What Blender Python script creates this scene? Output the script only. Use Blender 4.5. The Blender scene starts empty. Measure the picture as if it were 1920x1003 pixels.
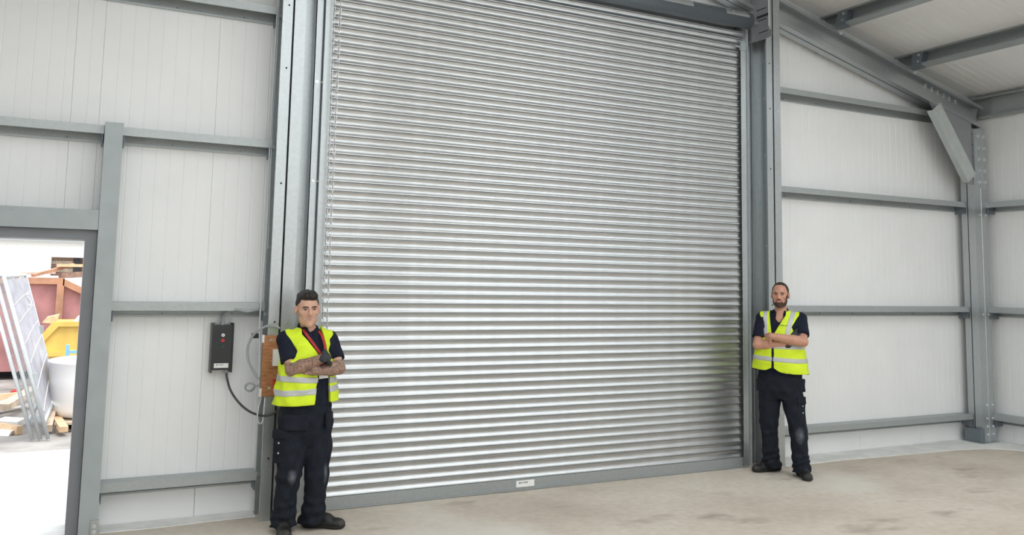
import bpy, math, random
import numpy as np
random.seed(7)
SC = bpy.context.scene
COL = SC.collection

# ------------------------------------------------------------------ camera, sky, exposure
def make_camera():
    yaw, pit, rol = .469082, .1022073, .0187119
    cy, sy, cp, sp, cr, sr = math.cos(yaw), math.sin(yaw), math.cos(pit), math.sin(pit), math.cos(rol), math.sin(rol)
    f = np.array([sy*cp, cy*cp, sp]); r = np.array([cy, -sy, 0.]); u = np.cross(r, f)
    r2 = cr*r + sr*u; u2 = -sr*r + cr*u
    cd = bpy.data.cameras.new('camera'); co = bpy.data.objects.new('camera', cd); COL.objects.link(co)
    from mathutils import Matrix
    m = Matrix.Identity(4)
    for i in range(3):
        m[i][0] = r2[i]; m[i][1] = u2[i]; m[i][2] = -f[i]
    m[2][3] = 1.78
    co.matrix_world = m
    cd.sensor_width = 36; cd.lens = 1610.84/1920*36
    cd.shift_y = -(501.5-363.99)/1920
    cd.clip_end = 300
    SC.camera = co
make_camera()
W = bpy.data.worlds.new('sky'); SC.world = W; W.use_nodes = True
bg = W.node_tree.nodes['Background']; bg.inputs[0].default_value = (.93, .97, 1, 1); bg.inputs[1].default_value = 1.2
SUN = bpy.data.lights.new('sun', 'SUN'); SUN.energy = 1.6; SUN.angle = .6; SUN.color = (1, .96, .9)
sun_o = bpy.data.objects.new('sun', SUN); COL.objects.link(sun_o); sun_o.rotation_euler = (math.radians(20), 0, math.radians(25))
SC.view_settings.view_transform = 'Standard'; SC.view_settings.look = 'None'
SC.view_settings.gamma = 1; SC.view_settings.use_curve_mapping = False
SC.view_settings.exposure = 1.0
SC.cycles.max_bounces = 9; SC.cycles.diffuse_bounces = 6; SC.cycles.glossy_bounces = 4

# ------------------------------------------------------------------ materials
MATS = {}
def mat(name, col, rough=.5, metal=0., noise=0., nscale=8., bump=0., bscale=40., spec=.5, sss=0., alpha=1., aniso=None):
    if name in MATS: return MATS[name]
    m = bpy.data.materials.new(name); m.use_nodes = True; nt = m.node_tree; b = nt.nodes['Principled BSDF']
    b.inputs['Base Color'].default_value = (*col, 1); b.inputs['Roughness'].default_value = rough; b.inputs['Metallic'].default_value = metal
    b.inputs['Specular IOR Level'].default_value = spec; b.inputs['Alpha'].default_value = alpha
    tc = nt.nodes.new('ShaderNodeTexCoord')
    if noise:
        n = nt.nodes.new('ShaderNodeTexNoise'); n.inputs['Scale'].default_value = nscale; n.inputs['Detail'].default_value = 5
        mp = nt.nodes.new('ShaderNodeMapping')
        if aniso: mp.inputs['Scale'].default_value = aniso
        nt.links.new(tc.outputs['Object'], mp.inputs[0]); nt.links.new(mp.outputs[0], n.inputs['Vector'])
        r = nt.nodes.new('ShaderNodeValToRGB'); e = r.color_ramp.elements
        e[0].position = .3; e[1].position = .7
        e[0].color = (*[max(0, c*(1-noise)) for c in col], 1); e[1].color = (*[min(1, c*(1+noise)) for c in col], 1)
        nt.links.new(n.outputs[0], r.inputs[0]); nt.links.new(r.outputs[0], b.inputs['Base Color'])
    if bump:
        n2 = nt.nodes.new('ShaderNodeTexNoise'); n2.inputs['Scale'].default_value = bscale; n2.inputs['Detail'].default_value = 4
        nt.links.new(tc.outputs['Object'], n2.inputs['Vector'])
        bp = nt.nodes.new('ShaderNodeBump'); bp.inputs['Strength'].default_value = bump; bp.inputs['Distance'].default_value = .01
        nt.links.new(n2.outputs[0], bp.inputs['Height']); nt.links.new(bp.outputs[0], b.inputs['Normal'])
    if sss:
        b.inputs['Subsurface Weight'].default_value = sss; b.inputs['Subsurface Radius'].default_value = (.012, .005, .003)
    MATS[name] = m; return m
def galv(name, col, rough=.42, metal=.75):
    m = mat(name, col, rough, metal, noise=.05, nscale=40, bump=.02, bscale=120); return m
M_STEEL = galv('galvanised_steel', (.50, .53, .54), .38, .88)
M_RAIL = galv('galvanised_rail', (.42, .45, .455), .46, .5)
M_STEELD = galv('galvanised_steel_dull', (.36, .385, .39), .5, .5)
M_SLAT = mat('galvanised_slat', (.57, .585, .595), .34, .95, noise=.05, nscale=9)
M_BARREL = galv('barrel_steel', (.20, .23, .26), .45, .6)
M_BRKT = mat('bracket_grey', (.30, .31, .33), .5, .3, noise=.06)
M_POST = mat('grey_painted_steel', (.36, .40, .41), .45, .15, noise=.05)
M_FRAME = mat('door_frame_shaded', (.20, .21, .23), .5, .1, noise=.04)  # same grey as the post, darkened: backlight shade put into the colour
M_PANEL = mat('white_panel', (.84, .845, .845), .42, 0, noise=.02, nscale=2)
M_ROOF = mat('white_roof_panel', (.80, .80, .795), .45, 0, noise=.03, nscale=2)
M_DARK = mat('dark_gap', (.03, .033, .036), .8)
M_BLACK = mat('black_plastic', (.022, .022, .026), .38, noise=.1)
M_WHITE = mat('white_plastic', (.85, .85, .84), .4)
M_RED = mat('red_plastic', (.55, .03, .03), .4)
M_GREEN = mat('dark_green_plastic', (.02, .06, .05), .4)
M_BOLT = galv('bolt_zinc', (.72, .74, .76), .3, .9)
M_INK = mat('ink_grey', (.09, .10, .13), .6)
M_PLY = mat('plywood_board', (.40, .17, .075), .5, 0, noise=.35, nscale=9, aniso=(2, 2, 10))
M_CABLEG = mat('grey_cable', (.36, .38, .39), .5)
M_CABLEL = mat('pale_cable', (.60, .63, .65), .5)
M_CABLEB = mat('black_cable', (.05, .05, .05), .5)

def floor_mat():
    m = bpy.data.materials.new('concrete_floor'); m.use_nodes = True; nt = m.node_tree; b = nt.nodes['Principled BSDF']
    tc = nt.nodes.new('ShaderNodeTexCoord')
    def noise(s, det, mapsc=(1, 1, 1)):
        mp = nt.nodes.new('ShaderNodeMapping'); mp.inputs['Scale'].default_value = mapsc; nt.links.new(tc.outputs['Object'], mp.inputs[0])
        n = nt.nodes.new('ShaderNodeTexNoise'); n.inputs['Scale'].default_value = s; n.inputs['Detail'].default_value = det
        nt.links.new(mp.outputs[0], n.inputs['Vector']); return n.outputs[0]
    def ramp(src, stops):
        r = nt.nodes.new('ShaderNodeValToRGB'); e = r.color_ramp.elements
        while len(e) < len(stops): e.new(.5)
        for k, (p, c) in zip(e, stops): k.position = p; k.color = (*c, 1)
        nt.links.new(src, r.inputs[0]); return r.outputs[0]
    def mix(t, a, c, fac):
        x = nt.nodes.new('ShaderNodeMixRGB'); x.blend_type = t
        if isinstance(fac, float): x.inputs[0].default_value = fac
        else: nt.links.new(fac, x.inputs[0])
        nt.links.new(a, x.inputs[1]); nt.links.new(c, x.inputs[2]); return x.outputs[0]
    base = ramp(noise(.9, 6), [(.3, (.54, .465, .385)), (.5, (.65, .575, .49)), (.7, (.72, .66, .58))])
    fine = ramp(noise(14, 6), [(.3, (.78, .76, .74)), (.7, (1, 1, 1))])
    c = mix('MULTIPLY', base, fine, .6)
    spots = ramp(noise(2.2, 3, (.55, 1.2, 1)), [(.60, (1, 1, 1)), (.72, (.55, .52, .49))])
    c = mix('MULTIPLY', c, spots, .8)
    dust = ramp(noise(.55, 5, (1, 1, 1)), [(.56, (0, 0, 0)), (.72, (1, 1, 1))])
    cst = nt.nodes.new('ShaderNodeRGB'); cst.outputs[0].default_value = (.74, .70, .64, 1)
    c = mix('MIX', c, cst.outputs[0], dust)
    nt.links.new(c, b.inputs['Base Color']); b.inputs['Roughness'].default_value = .75
    bp = nt.nodes.new('ShaderNodeBump'); bp.inputs['Strength'].default_value = .25; bp.inputs['Distance'].default_value = .004
    nt.links.new(noise(30, 6), bp.inputs['Height']); nt.links.new(bp.outputs[0], b.inputs['Normal'])
    return m
M_FLOOR = floor_mat()
M_EDGE = mat('pale_concrete', (.80, .79, .77), .8, 0, noise=.10, nscale=5, bump=.2, bscale=60)
M_APRON = mat('pale_ground', (.78, .76, .72), .8, 0, noise=.06, nscale=1.5)  # paler ground tone than the yard
M_YARD = mat('yard_ground', (.26, .245, .235), .9, 0, noise=.35, nscale=2, bump=.4, bscale=30)

# ------------------------------------------------------------------ object helpers
def empty(name, loc=(0, 0, 0), parent=None):
    o = bpy.data.objects.new(name, None); COL.objects.link(o); o.location = loc; o.empty_display_size = .1
    if parent: o.parent = parent
    return o
def tag(o, label=None, cat=None, group=None, kind=None):
    if label: o['label'] = label
    if cat: o['category'] = cat
    if group: o['group'] = group
    if kind: o['kind'] = kind
    return o
def mesh(name, V, Fc, smooth=False):
    me = bpy.data.meshes.new(name); me.from_pydata([tuple(map(float, v)) for v in V], [], Fc); me.update()
    if smooth: me.polygons.foreach_set('use_smooth', [True]*len(me.polygons))
    return me
def link(name, me, m, parent=None, loc=None):
    o = bpy.data.objects.new(name, me); COL.objects.link(o)
    if m and not me.materials: me.materials.append(m)
    if parent:
        o.parent = parent
        if loc is None and parent.type == 'EMPTY' and parent.parent is None: loc = tuple(-c for c in parent.location)
    if loc is not None: o.location = loc
    return o
class MB:
    """collects shapes for ONE mesh (world coordinates)"""
    def __init__(s): s.V = []; s.F = []
    def add(s, V, F):
        n = len(s.V); s.V += [tuple(v) for v in V]; s.F += [tuple(i+n for i in f) for f in F]; return s
    def box(s, x0, x1, y0, y1, z0, z1):
        return s.add([(x0,y0,z0),(x1,y0,z0),(x1,y1,z0),(x0,y1,z0),(x0,y0,z1),(x1,y0,z1),(x1,y1,z1),(x0,y1,z1)],
                     [(0,3,2,1),(4,5,6,7),(0,1,5,4),(1,2,6,5),(2,3,7,6),(3,0,4,7)])
    def prism(s, poly, d):
        """closed polygon (list of 3d points) extruded along vector d"""
        n = len(poly); A = [np.array(p, float) for p in poly]; d = np.array(d, float)
        return s.add(A + [p+d for p in A], [tuple(range(n))[::-1], tuple(range(n, 2*n))] + [(i, (i+1) % n, n+(i+1) % n, n+i) for i in range(n)])
    def strip(s, pts, t, P0, U, Vv, d, ends=True):
        """open polyline pts (u,v) thickened by t and extruded along d"""
        p = np.array(pts, float); n = len(p)
        seg = p[1:]-p[:-1]; seg /= np.linalg.norm(seg, axis=1)[:, None]; nor = np.c_[-seg[:, 1], seg[:, 0]]
        off = np.zeros_like(p)
        for i in range(n):
            if i == 0: o = nor[0]
            elif i == n-1: o = nor[-1]
            else:
                o = nor[i-1]+nor[i]; l = o@o
                o = o*2/l if l > 1e-6 else nor[i]
            off[i] = o
        q = p+off*t
        P0 = np.array(P0, float); U = np.array(U, float); Vv = np.array(Vv, float); d = np.array(d, float)
        A = [P0+U*a+Vv*b for a, b in p]; B = [P0+U*a+Vv*b for a, b in q]
        V = A + B + [v+d for v in A] + [v+d for v in B]; F = []
        for i in range(n-1):
            F += [(i, i+1, 2*n+i+1, 2*n+i), (n+i+1, n+i, 3*n+i, 3*n+i+1), (i+1, i, n+i, n+i+1), (2*n+i, 2*n+i+1, 3*n+i+1, 3*n+i)]
        F += [(0, 2*n, 3*n, n), (n-1, 2*n-1, 4*n-1, 3*n-1)]
        return s.add(V, F)
    def tube(s, pts, r, n=8, closed=False):
        P = [np.array(p, float) for p in pts]; m = len(P); rings = []
        ref = np.array([.13, .27, .95])
        for i in range(m):
            if closed: t = P[(i+1) % m]-P[i-1]
            else: t = P[min(i+1, m-1)]-P[max(i-1, 0)]
            t /= np.linalg.norm(t)+1e-12
            a = np.cross(t, ref); a /= np.linalg.norm(a)+1e-9; b = np.cross(t, a)
            rr = r[i] if hasattr(r, '__len__') else r
            rings.append([P[i]+rr*(math.cos(2*math.pi*k/n)*a+math.sin(2*math.pi*k/n)*b) for k in range(n)])
        V = [v for R in rings for v in R]; F = []
        for i in range(m if closed else m-1):
            j = (i+1) % m
            for k in range(n): F.append((i*n+k, i*n+(k+1) % n, j*n+(k+1) % n, j*n+k))
        if not closed: F += [tuple(range(n))[::-1], tuple(range((m-1)*n, m*n))]
        return s.add(V, F)
    def cyl(s, a, b, r, n=12): return s.tube([a, b], r, n)
    def me(s, name, smooth=False): return mesh(name, s.V, s.F, smooth)
    def obj(s, name, m, parent=None, smooth=False, loc=None): return link(name, s.me(name, smooth), m, parent, loc)
def crv(pts, n=8):
    """Catmull-Rom through pts"""
    P = [np.array(p, float) for p in pts]; P = [2*P[0]-P[1]] + P + [2*P[-1]-P[-2]]; out = []
    for i in range(1, len(P)-2):
        for k in range(n):
            t = k/n; a, b, c, d = P[i-1:i+3]
            out.append(.5*((2*b)+(c-a)*t+(2*a-5*b+4*c-d)*t*t+(3*b-a-3*c+d)*t**3))
    out.append(P[-2]); return out
def hexbolt(parent, p, n, r=.011, h=.009, name='bolt', m=None):
    """hex bolt head at p pointing along n, mesh data shared by direction"""
    key = ('bolt', tuple(np.round(n, 3)), r, h, m.name if m else '')
    if key not in MATS:
        N = np.array(n, float); N /= np.linalg.norm(N)
        mb = MB(); mb.tube([(0, 0, 0), N*.003], r*1.5, 10); mb.tube([N*.003, N*(.003+h)], r, 6); MATS[key] = mb.me('bolt')
    L = np.array(p, float)-np.array(parent.location if parent.type == 'EMPTY' else (0, 0, 0))
    return link(name, MATS[key], m or M_BOLT, parent, tuple(L))

# ------------------------------------------------------------------ the building shell
YW, XS, XL, YB = 6.94, 10.0, -2.26, -11.0          # inner faces of gable wall, right wall, left wall, rear wall
APEX, TAN = 3.87, .249
def roof_z(x): return 4.20+TAN*(XS-max(x, 2*APEX-x))
def struct(o): o['kind'] = 'structure'; return o

fl = struct(MB().box(XL-.1, XS+.1, YB, 7.06, -.2, 0).obj('floor', M_FLOOR))
# ribbed panels: 1 m cover width, fine groove every 0.1 m and an open joint at the edge
def rib_profile(w, j0=.0003, j1=.0003):
    P = []
    P.append((j0, .003)); P.append((j0+.002, .0))
    x = .1
    while x < w-.02:
        P += [(x-.006, .0), (x-.002, .0019), (x+.002, .0019), (x+.006, .0)]; x += .1
    P.append((w-j1-.002, .0)); P.append((w-j1, .003))
    return P
def wall_panel(parent, x0, x1, z0, ztop, name='panel'):
    """gable panel between x0..x1; ztop is a function of x or a number"""
    pr = rib_profile(x1-x0); zt = ztop if callable(ztop) else (lambda x: ztop)
    V = []; F = []
    n = len(pr)
    for a, b in pr: V.append((x0+a, YW+b, z0)); V.append((x0+a, YW+b, zt(x0+a)))
    for i in range(n-1): F.append((2*i, 2*i+2, 2*i+3, 2*i+1))
    m = len(V); t = .08
    for a, b in ((x0+.0003, t), (x1-.0003, t)): V += [(a, YW+b, z0), (a, YW+b, zt(a))]
    F += [(m, m+1, m+3, m+2), (0, 1, m+1, m), (2*n-2, m+2, m+3, 2*n-1)]
    F += [tuple([2*i for i in range(n)][::-1]+[m, m+2]), tuple([2*i+1 for i in range(n)]+[m+3, m+1])]
    return link(name, mesh(name, V, F), M_PANEL, parent)
wb = struct(empty('wall_back'))
def edge_set(lo, hi):
    e = [lo]; k = math.floor(lo)-1
    while k < hi+1:
        v = k-.086
        if lo+.05 < v < hi-.05: e.append(v)
        k += 1
    return e+[hi]
def fill(lo, hi, z0, zt):
    e = edge_set(lo, hi)
    for a, b in zip(e[:-1], e[1:]):
        if a < APEX < b and callable(zt):
            wall_panel(wb, a, APEX, z0, zt); wall_panel(wb, APEX, b, z0, zt)
        else: wall_panel(wb, a, b, z0, zt)
DX0, DX1, DZ = -.95, .10, 2.06
SX0, SX1, SZ = 1.66, 6.14, 4.48
fill(XL, DX0, .36, roof_z); fill(DX0, DX1, DZ, roof_z); fill(DX1, SX0, .30, roof_z); fill(SX0, SX1, SZ, roof_z); fill(SX1, XS, .30, roof_z)
# flat starter panels under the lowest rail
def flat_panel(lo, hi):
    e = edge_set(lo, hi)
    for a, b in zip(e[:-1], e[1:]):
        MB().box(a+.0015, b-.0015, YW+.006, YW+.08, .0, .30).obj('base_panel', M_PANEL, wb)
flat_panel(XL, DX0); flat_panel(DX1, SX0); flat_panel(SX1, XS)
MB().box(XL, DX0, YW+.05, YW+.075, .28, .38).obj('joint_backing', M_PANEL, wb)
wr = struct(empty('wall_right'))
def side_panel(parent, y0, y1, x, sgn, zt):
    pr = rib_profile(y1-y0); V = []; F = []; n = len(pr)
    for a, b in pr: V += [(x+sgn*b, y0+a, 0), (x+sgn*b, y0+a, zt)]
    for i in range(n-1): F.append((2*i, 2*i+1, 2*i+3, 2*i+2))
    m = len(V)
    for a in (y0+.0003, y1-.0003): V += [(x+sgn*.08, a, 0), (x+sgn*.08, a, zt)]
    F += [(m, m+1, m+3, m+2), (0, 1, m+1, m), (2*n-2, m+2, m+3, 2*n-1)]
    F += [tuple([2*i+1 for i in range(n)]+[m+3, m+1])]
    return link('panel', mesh('panel', V, F), M_PANEL, parent)
y = YW
while y > YB:
    side_panel(wr, max(YB, y-1), y, XS, 1, roof_z(XS)+.03); y -= 1
wl = struct(empty('wall_left'))
y = YW
while y > YB:
    side_panel(wl, max(YB, y-1), y, XL, -1, roof_z(XL)+.03); y -= 1
ce = struct(empty('ceiling'))
RLE = 1.95
def roof_panel(y0, y1, xa, xb, light=False):
    pr = rib_profile(y1-y0); V = []; F = []; n = len(pr)
    for a, b in pr:
        V += [(xa, y0+a, roof_z(xa)+b), (xb, y0+a, roof_z(xb)+b)]
    for i in range(n-1): F.append((2*i, 2*i+1, 2*i+3, 2*i+2))
    m = len(V)
    for a in (y0+.0003, y1-.0003): V += [(xa, a, roof_z(xa)+.1), (xb, a, roof_z(xb)+.1)]
    F += [(m, m+2, m+3, m+1), (0, m, m+1, 1), (2*n-2, 2*n-1, m+3, m+2), tuple([2*i for i in range(n)]+[m+2, m]), tuple([2*i+1 for i in range(n)][::-1]+[m+1, m+3])]
    return link('rooflight' if light else 'roof_panel', mesh('roof_panel', V, F), M_RLIGHT if light else M_ROOF, ce)
M_RLIGHT = bpy.data.materials.new('daylit_rooflight'); M_RLIGHT.use_nodes = True
_b = M_RLIGHT.node_tree.nodes['Principled BSDF']; _b.inputs['Base Color'].default_value = (.8, .82, .82, 1); _b.inputs['Emission Color'].default_value = (.91, .965, 1, 1); _b.inputs['Emission Strength'].default_value = RLE
y = 7.05; k = 0
while y > YB:
    y0 = max(YB, y-1); lit = k >= 3 and k % 2 == 1
    for a, b, c, d in ((APEX, 4.5, 9.2, XS+.12), (APEX, 3.24, -1.46, XL-.12)):
        if lit:
            roof_panel(y0, y, min(a, b), max(a, b)); roof_panel(y0, y, min(b, c), max(b, c), True); roof_panel(y0, y, min(c, d), max(c, d))
        else: roof_panel(y0, y, min(a, d), max(a, d))
    y -= 1; k += 1
wf = struct(MB().prism([(XL-.1, YB-.1, 0), (XS+.1, YB-.1, 0), (XS+.1, YB-.1, roof_z(XS+.1)+.1), (APEX, YB-.1, roof_z(APEX)+.1), (XL-.1, YB-.1, roof_z(XL-.1)+.1)], (0, .1, 0)).obj('wall_front', M_PANEL))
# backing skins so that panel joints do not leak daylight
MB().prism([(XS+.12, YB, roof_z(XS+.12)+.1), (APEX, YB, roof_z(APEX)+.1), (XL-.12, YB, roof_z(XL-.12)+.1), (XL-.12, YB, roof_z(XL-.12)+.13), (APEX, YB, roof_z(APEX)+.13), (XS+.12, YB, roof_z(XS+.12)+.13)], (0, 7.05-YB, 0)).obj('outer_skin', M_ROOF, ce)
for x in (XS+.08, XL-.11): MB().box(x, x+.03, YB, 7.05, 0, roof_z(XS)+.1).obj('outer_skin', M_PANEL, wr if x > 0 else wl)
for a, b, z in ((XL-.1, DX0, 0), (DX0, DX1, DZ), (DX1, SX0, 0), (SX0, SX1, SZ), (SX1, XS+.1, 0)):
    xs = [a]+([APEX] if a < APEX < b else [])+[b]
    MB().prism([(a, YW+.08, z), (b, YW+.08, z)]+[(x, YW+.08, roof_z(x)+.1) for x in xs[::-1]], (0, .03, 0)).obj('outer_skin', M_PANEL, wb)
# pale cement strip where slab meets the walls
def strip_poly(pts, name):
    top = [(x, yy, .006) for x, yy in pts]
    return struct(MB().prism([(x, yy, .001) for x, yy in pts], (0, 0, .006)).obj(name, M_EDGE))
ed = [(6.48, 6.60), (6.8, 6.585), (7.25, 6.60), (7.7, 6.57), (8.2, 6.55), (8.67, 6.53), (9.0, 6.50), (9.35, 6.43), (9.55, 6.3)]
edy = [(9.68, 6.0), (9.7, 5.3), (9.66, 4.5), (9.72, 3.0), (9.72, 1)]
strip_poly(ed+edy+[(10.0, 1), (10.0, 6.94), (6.48, 6.94)], 'trim_1')
strip_poly([(.27, 6.75), (.66, 6.735), (1.0, 6.76), (1.33, 6.77), (1.33, 6.94), (.27, 6.94)], 'trim_2')

# ------------------------------------------------------------------ steel frame
T = .005
def c_sec(h, b, c):
    """lipped channel: web along v (0..h) at u=0, flanges to +u"""
    return [(b, c), (b, 0), (0, 0), (0, h), (b, h), (b, h-c)]
def column(name, xg, y0, h, b, z1, label, bolts):
    e = empty(name, (xg, y0, 0)); tag(e, label, 'column')
    for sg, g in ((-1, .0095), (1, .0095)):
        pts = c_sec(h, b, .02)
        if sg < 0: pts = pts[::-1]
        MB().strip(pts, T if sg > 0 else T, (xg+sg*g, y0, 0), (sg, 0, 0), (0, 1, 0), (0, 0, z1)).obj('channel', M_STEEL, e)
    MB().box(xg-.004, xg+.004, y0+.03, y0+h-.03, 0, z1).obj('gap_shade_fill', M_DARK, e)  # near-black fill: shade of the gap between the channels put into colour
    for (x, yy, z, n) in bolts: hexbolt(e, (x, yy, z), n)
    return e
def hole(parent, p, r=.008):
    loc = np.array(p)-np.array(parent.location)
    return MB().cyl((0, 0, 0), (0, .003, 0), r, 10).obj('bolt_hole', M_DARK, parent, loc=tuple(loc-np.array((0, .0008, 0))))
LC = column('steel_column', 1.416, 6.62, .22, .078, 5.0, 'galvanised twin-channel column beside the left edge of the roller shutter',
    [(1.345, 6.815, z, (0, -1, 0)) for z in (.30, 1.05, 1.50, 2.02, 2.80, 3.86)])
RC = column('steel_column', 6.382, 6.62, .22, .080, 4.9, 'galvanised twin-channel column behind the bearded man, right of the shutter',
    [])
for z in (.45, 1.45, 2.5, 3.4, 3.9): hole(LC, (1.375, 6.62, z)); hole(LC, (1.466, 6.62, z+.14))
for z in (.55, 1.6, 2.99, 3.62, 4.1): hole(RC, (6.335, 6.62, z)); hexbolt(RC, (6.44, 6.62, z-.02), (0, -1, 0), .007, .004)
for z in (.5, 1.3, 2.2, 3.15, 3.75, 4.15): hexbolt(RC, (6.37, 6.72, z), (-1, 0, 0), .012, .01)

# corner column: webs parallel to the gable, flanges face the room
CC = empty('steel_column', (9.65, 6.77, 0)); tag(CC, 'tall twin-channel steel column in the far right corner of the hall', 'column')
for sg in (-1, 1):
    pts = [(a, b) for a, b in c_sec(.23, .078, .02)]
    if sg > 0: pts = pts[::-1]
    MB().strip(pts, T, (9.65, 6.77+sg*.0095, 0), (0, sg, 0), (1, 0, 0), (0, 0, 3.74)).obj('channel', M_STEEL, CC)
MB().box(9.68, 9.86, 6.766, 6.774, 0, 3.74).obj('gap_shade_fill', M_DARK, CC)  # black filler as above, stands in for shade between the two webs
fp = MB().strip([(9.668, 0), (9.765, 0), (9.77, .006), (9.775, 0), (9.879, 0)], .003, (0, 6.679, 0), (1, 0, 0), (0, 1, 0), (0, 0, 3.74)); fp.obj('face_plate', M_STEEL, CC)
MB().box(9.585, 9.655, 6.66, 6.865, 0, .17).obj('base_shoe', M_BARREL, CC)
MB().box(9.57, 9.9, 6.64, 6.90, 0, .012).obj('base_plate', M_STEEL, CC)
for zz in (.10, .19, .28, .44):
    for xx in (9.74, 9.84): hexbolt(CC, (xx, 6.678, zz), (0, -1, 0), .011, .009)
for zz in (1.5, 2.70):
    for xx in (9.74, 9.84): hexbolt(CC, (xx, 6.678, zz), (0, -1, 0), .012, .010)
for x in (9.718, 9.818): MB().box(x, x+.055, 6.672, 6.679, 3.02, 3.74).obj('splice_strip', M_STEEL, CC)
for zz in (3.10, 3.24, 3.38, 3.52, 3.66):
    for xx in (9.745, 9.845): hexbolt(CC, (xx, 6.672, zz), (0, -1, 0), .018, .014)
ang = MB().box(9.60, 9.648, 6.70, 6.706, 3.18, 3.74); ang.box(9.642, 9.648, 6.655, 6.70, 3.18, 3.74)
ang.obj('angle_cleat', M_STEEL, CC)
for zz in (3.25, 3.4, 3.55, 3.68): MB().cyl((9.641, 6.678, zz), (9.643, 6.678, zz), .006, 8).obj('bolt_hole', M_DARK, CC)

# rafters
def raf_top(x): xx = max(x, 2*APEX-x); return 4.43-TAN*(xx-8.32)
def rafter(xa, xb, label):
    e = empty('steel_rafter', (xa, 6.77, raf_top(xa))); tag(e, label, 'rafter')
    A = np.array((xa, 6.77, raf_top(xa))); B = np.array((xb, 6.77, raf_top(xb))); d = B-A; dn = d/np.linalg.norm(d)
    up = np.array((-dn[2], 0, dn[0])); up = up if up[2] > 0 else -up
    for sg in (-1, 1):
        pts = c_sec(.275, .08, .04)
        if sg < 0: pts = pts[::-1]
        MB().strip(pts, T, A+np.array((0, sg*.006, 0))-up*.275, (0, sg, 0), up, d).obj('channel', M_STEEL, e)
    L = np.linalg.norm(d)
    return e, A, dn, up, L
RF, RA, Rd, Ru, RL = rafter(6.545, 9.885, 'sloping twin-channel roof beam right of the shutter, down to the corner')
rafter(6.285, APEX+.01, 'sloping twin-channel roof beam above the shutter barrel')
rafter(1.51, APEX-.01, 'sloping twin-channel roof beam above the left end of the shutter')
for s in (2.48, 2.59, 2.70, 2.81, 2.92, 3.03):
    for v in (-.055, -.085):
        hexbolt(RF, RA+Rd*s+Ru*v+np.array((0, -.008, 0)), (0, -1, 0), .015, .012)
for x in (7.46, 8.66): 
    p = np.array((x, 6.69, raf_top(x)-.03)); hexbolt(RF, p, (0, -1, 0), .014, .012)
# purlins
def roof_run(x): return np.array((1/math.hypot(1, TAN), 0, -TAN/math.hypot(1, TAN)))
def purlin(x, label, left=False):
    s = -1 if left else 1
    e = empty('roof_purlin', (x, 0, roof_z(x))); tag(e, label, 'purlin', 'roof purlins')
    run = np.array((s/math.hypot(1, TAN), 0, -TAN/math.hypot(1, TAN))); nrm = np.array((-s*TAN/math.hypot(1, TAN)*-1*-1, 0, -1/math.hypot(1, TAN)))
    # channel: web at u=0, opening toward the apex; v runs down from the roof sheet
    P0 = np.array((x, YB+.02, roof_z(x)-.004))
    pts = [(-.085, .02), (-.085, 0), (0, 0), (0, .175), (-.085, .175), (-.085, .155)]
    if left: pts = pts[::-1]
    MB().strip(pts, -.004 if not left else -.004, P0, run, nrm, (0, YW-YB-.03, 0)).obj('channel', M_STEELD, e)
    c = MB().prism([P0+run*-.006+nrm*.01, P0+run*-.09+nrm*.01, P0+run*-.09+nrm*.19, P0+run*-.006+nrm*.19], (0, .14, 0))
    c.V = [(a, b-P0[1]+6.53, cc) for a, b, cc in c.V]; c.obj('end_cleat', M_BARREL, e)
    for q in (.05, .13): hexbolt(e, P0+run*-.092+nrm*q+np.array((0, 6.58-P0[1], 0)), -run, .009, .006)
    return e
purlin(7.49, 'galvanised roof purlin crossing the ceiling nearest the shutter')
purlin(8.70, 'galvanised roof purlin halfway between shutter and right-hand eaves')
purlin(6.28, 'galvanised roof purlin above the right end of the shutter barrel')
for k, x in enumerate((1.46, .25, -.96)): purlin(x, ['left-slope roof purlin nearest the roof apex', 'left-slope roof purlin midway down', 'left-slope roof purlin nearest the left eaves'][k], True)
ev = empty('eaves_beam', (9.93, 0, 3.9)); tag(ev, 'deep grey eaves beam along the top of the right-hand wall', 'beam')
MB().strip([(-.085, .025), (-.085, 0), (0, 0), (0, .27), (-.085, .27), (-.085, .245)], .004, (9.985, YB+.02, 3.905), (1, 0, 0), (0, 0, 1), (0, 6.93-YB, 0)).obj('channel', M_STEELD, ev)
MB().box(9.955, 9.965, YB+.02, 6.62, 3.93, 4.16).obj('stiffener', M_STEELD, ev)

# knee brace and gusset
kb = empty('knee_brace', (9.2, 6.6, 3.5)); tag(kb, 'pale diagonal steel brace between roof beam and corner column', 'brace')
A = np.array((8.90, 6.60, 3.925)); B = np.array((9.50, 6.60, 3.12)); d = (B-A)/np.linalg.norm(B-A); n = np.array((d[2], 0, -d[0])); n = n if n[0] > 0 else -n
prof = [(-.085, .07), (-.085, 0), (-.006, 0), (0, .006), (.006, 0), (.085, 0), (.085, .07)]
MB().strip(prof, -.005, A, n, (0, 1, 0), B-A).obj('channel', mat('brace_grey', (.47, .51, .505), .5, .15, noise=.05), kb)
for t in (.06, .94):
    for s in (-.045,): hexbolt(kb, A+(B-A)*t+n*s, (0, -1, 0), .01, .006)
gp = empty('gusset_plate', (9.4, 6.69, 3.6)); tag(gp, 'triangular grey steel plate between diagonal brace and corner column', 'plate')
MB().prism([(8.90, 6.682, raf_top(8.90)-.29), (9.64, 6.682, raf_top(9.64)-.29), (9.64, 6.682, 3.06), (9.50, 6.682, 3.06)], (0, .008, 0)).obj('plate', M_BRKT, gp)

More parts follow.
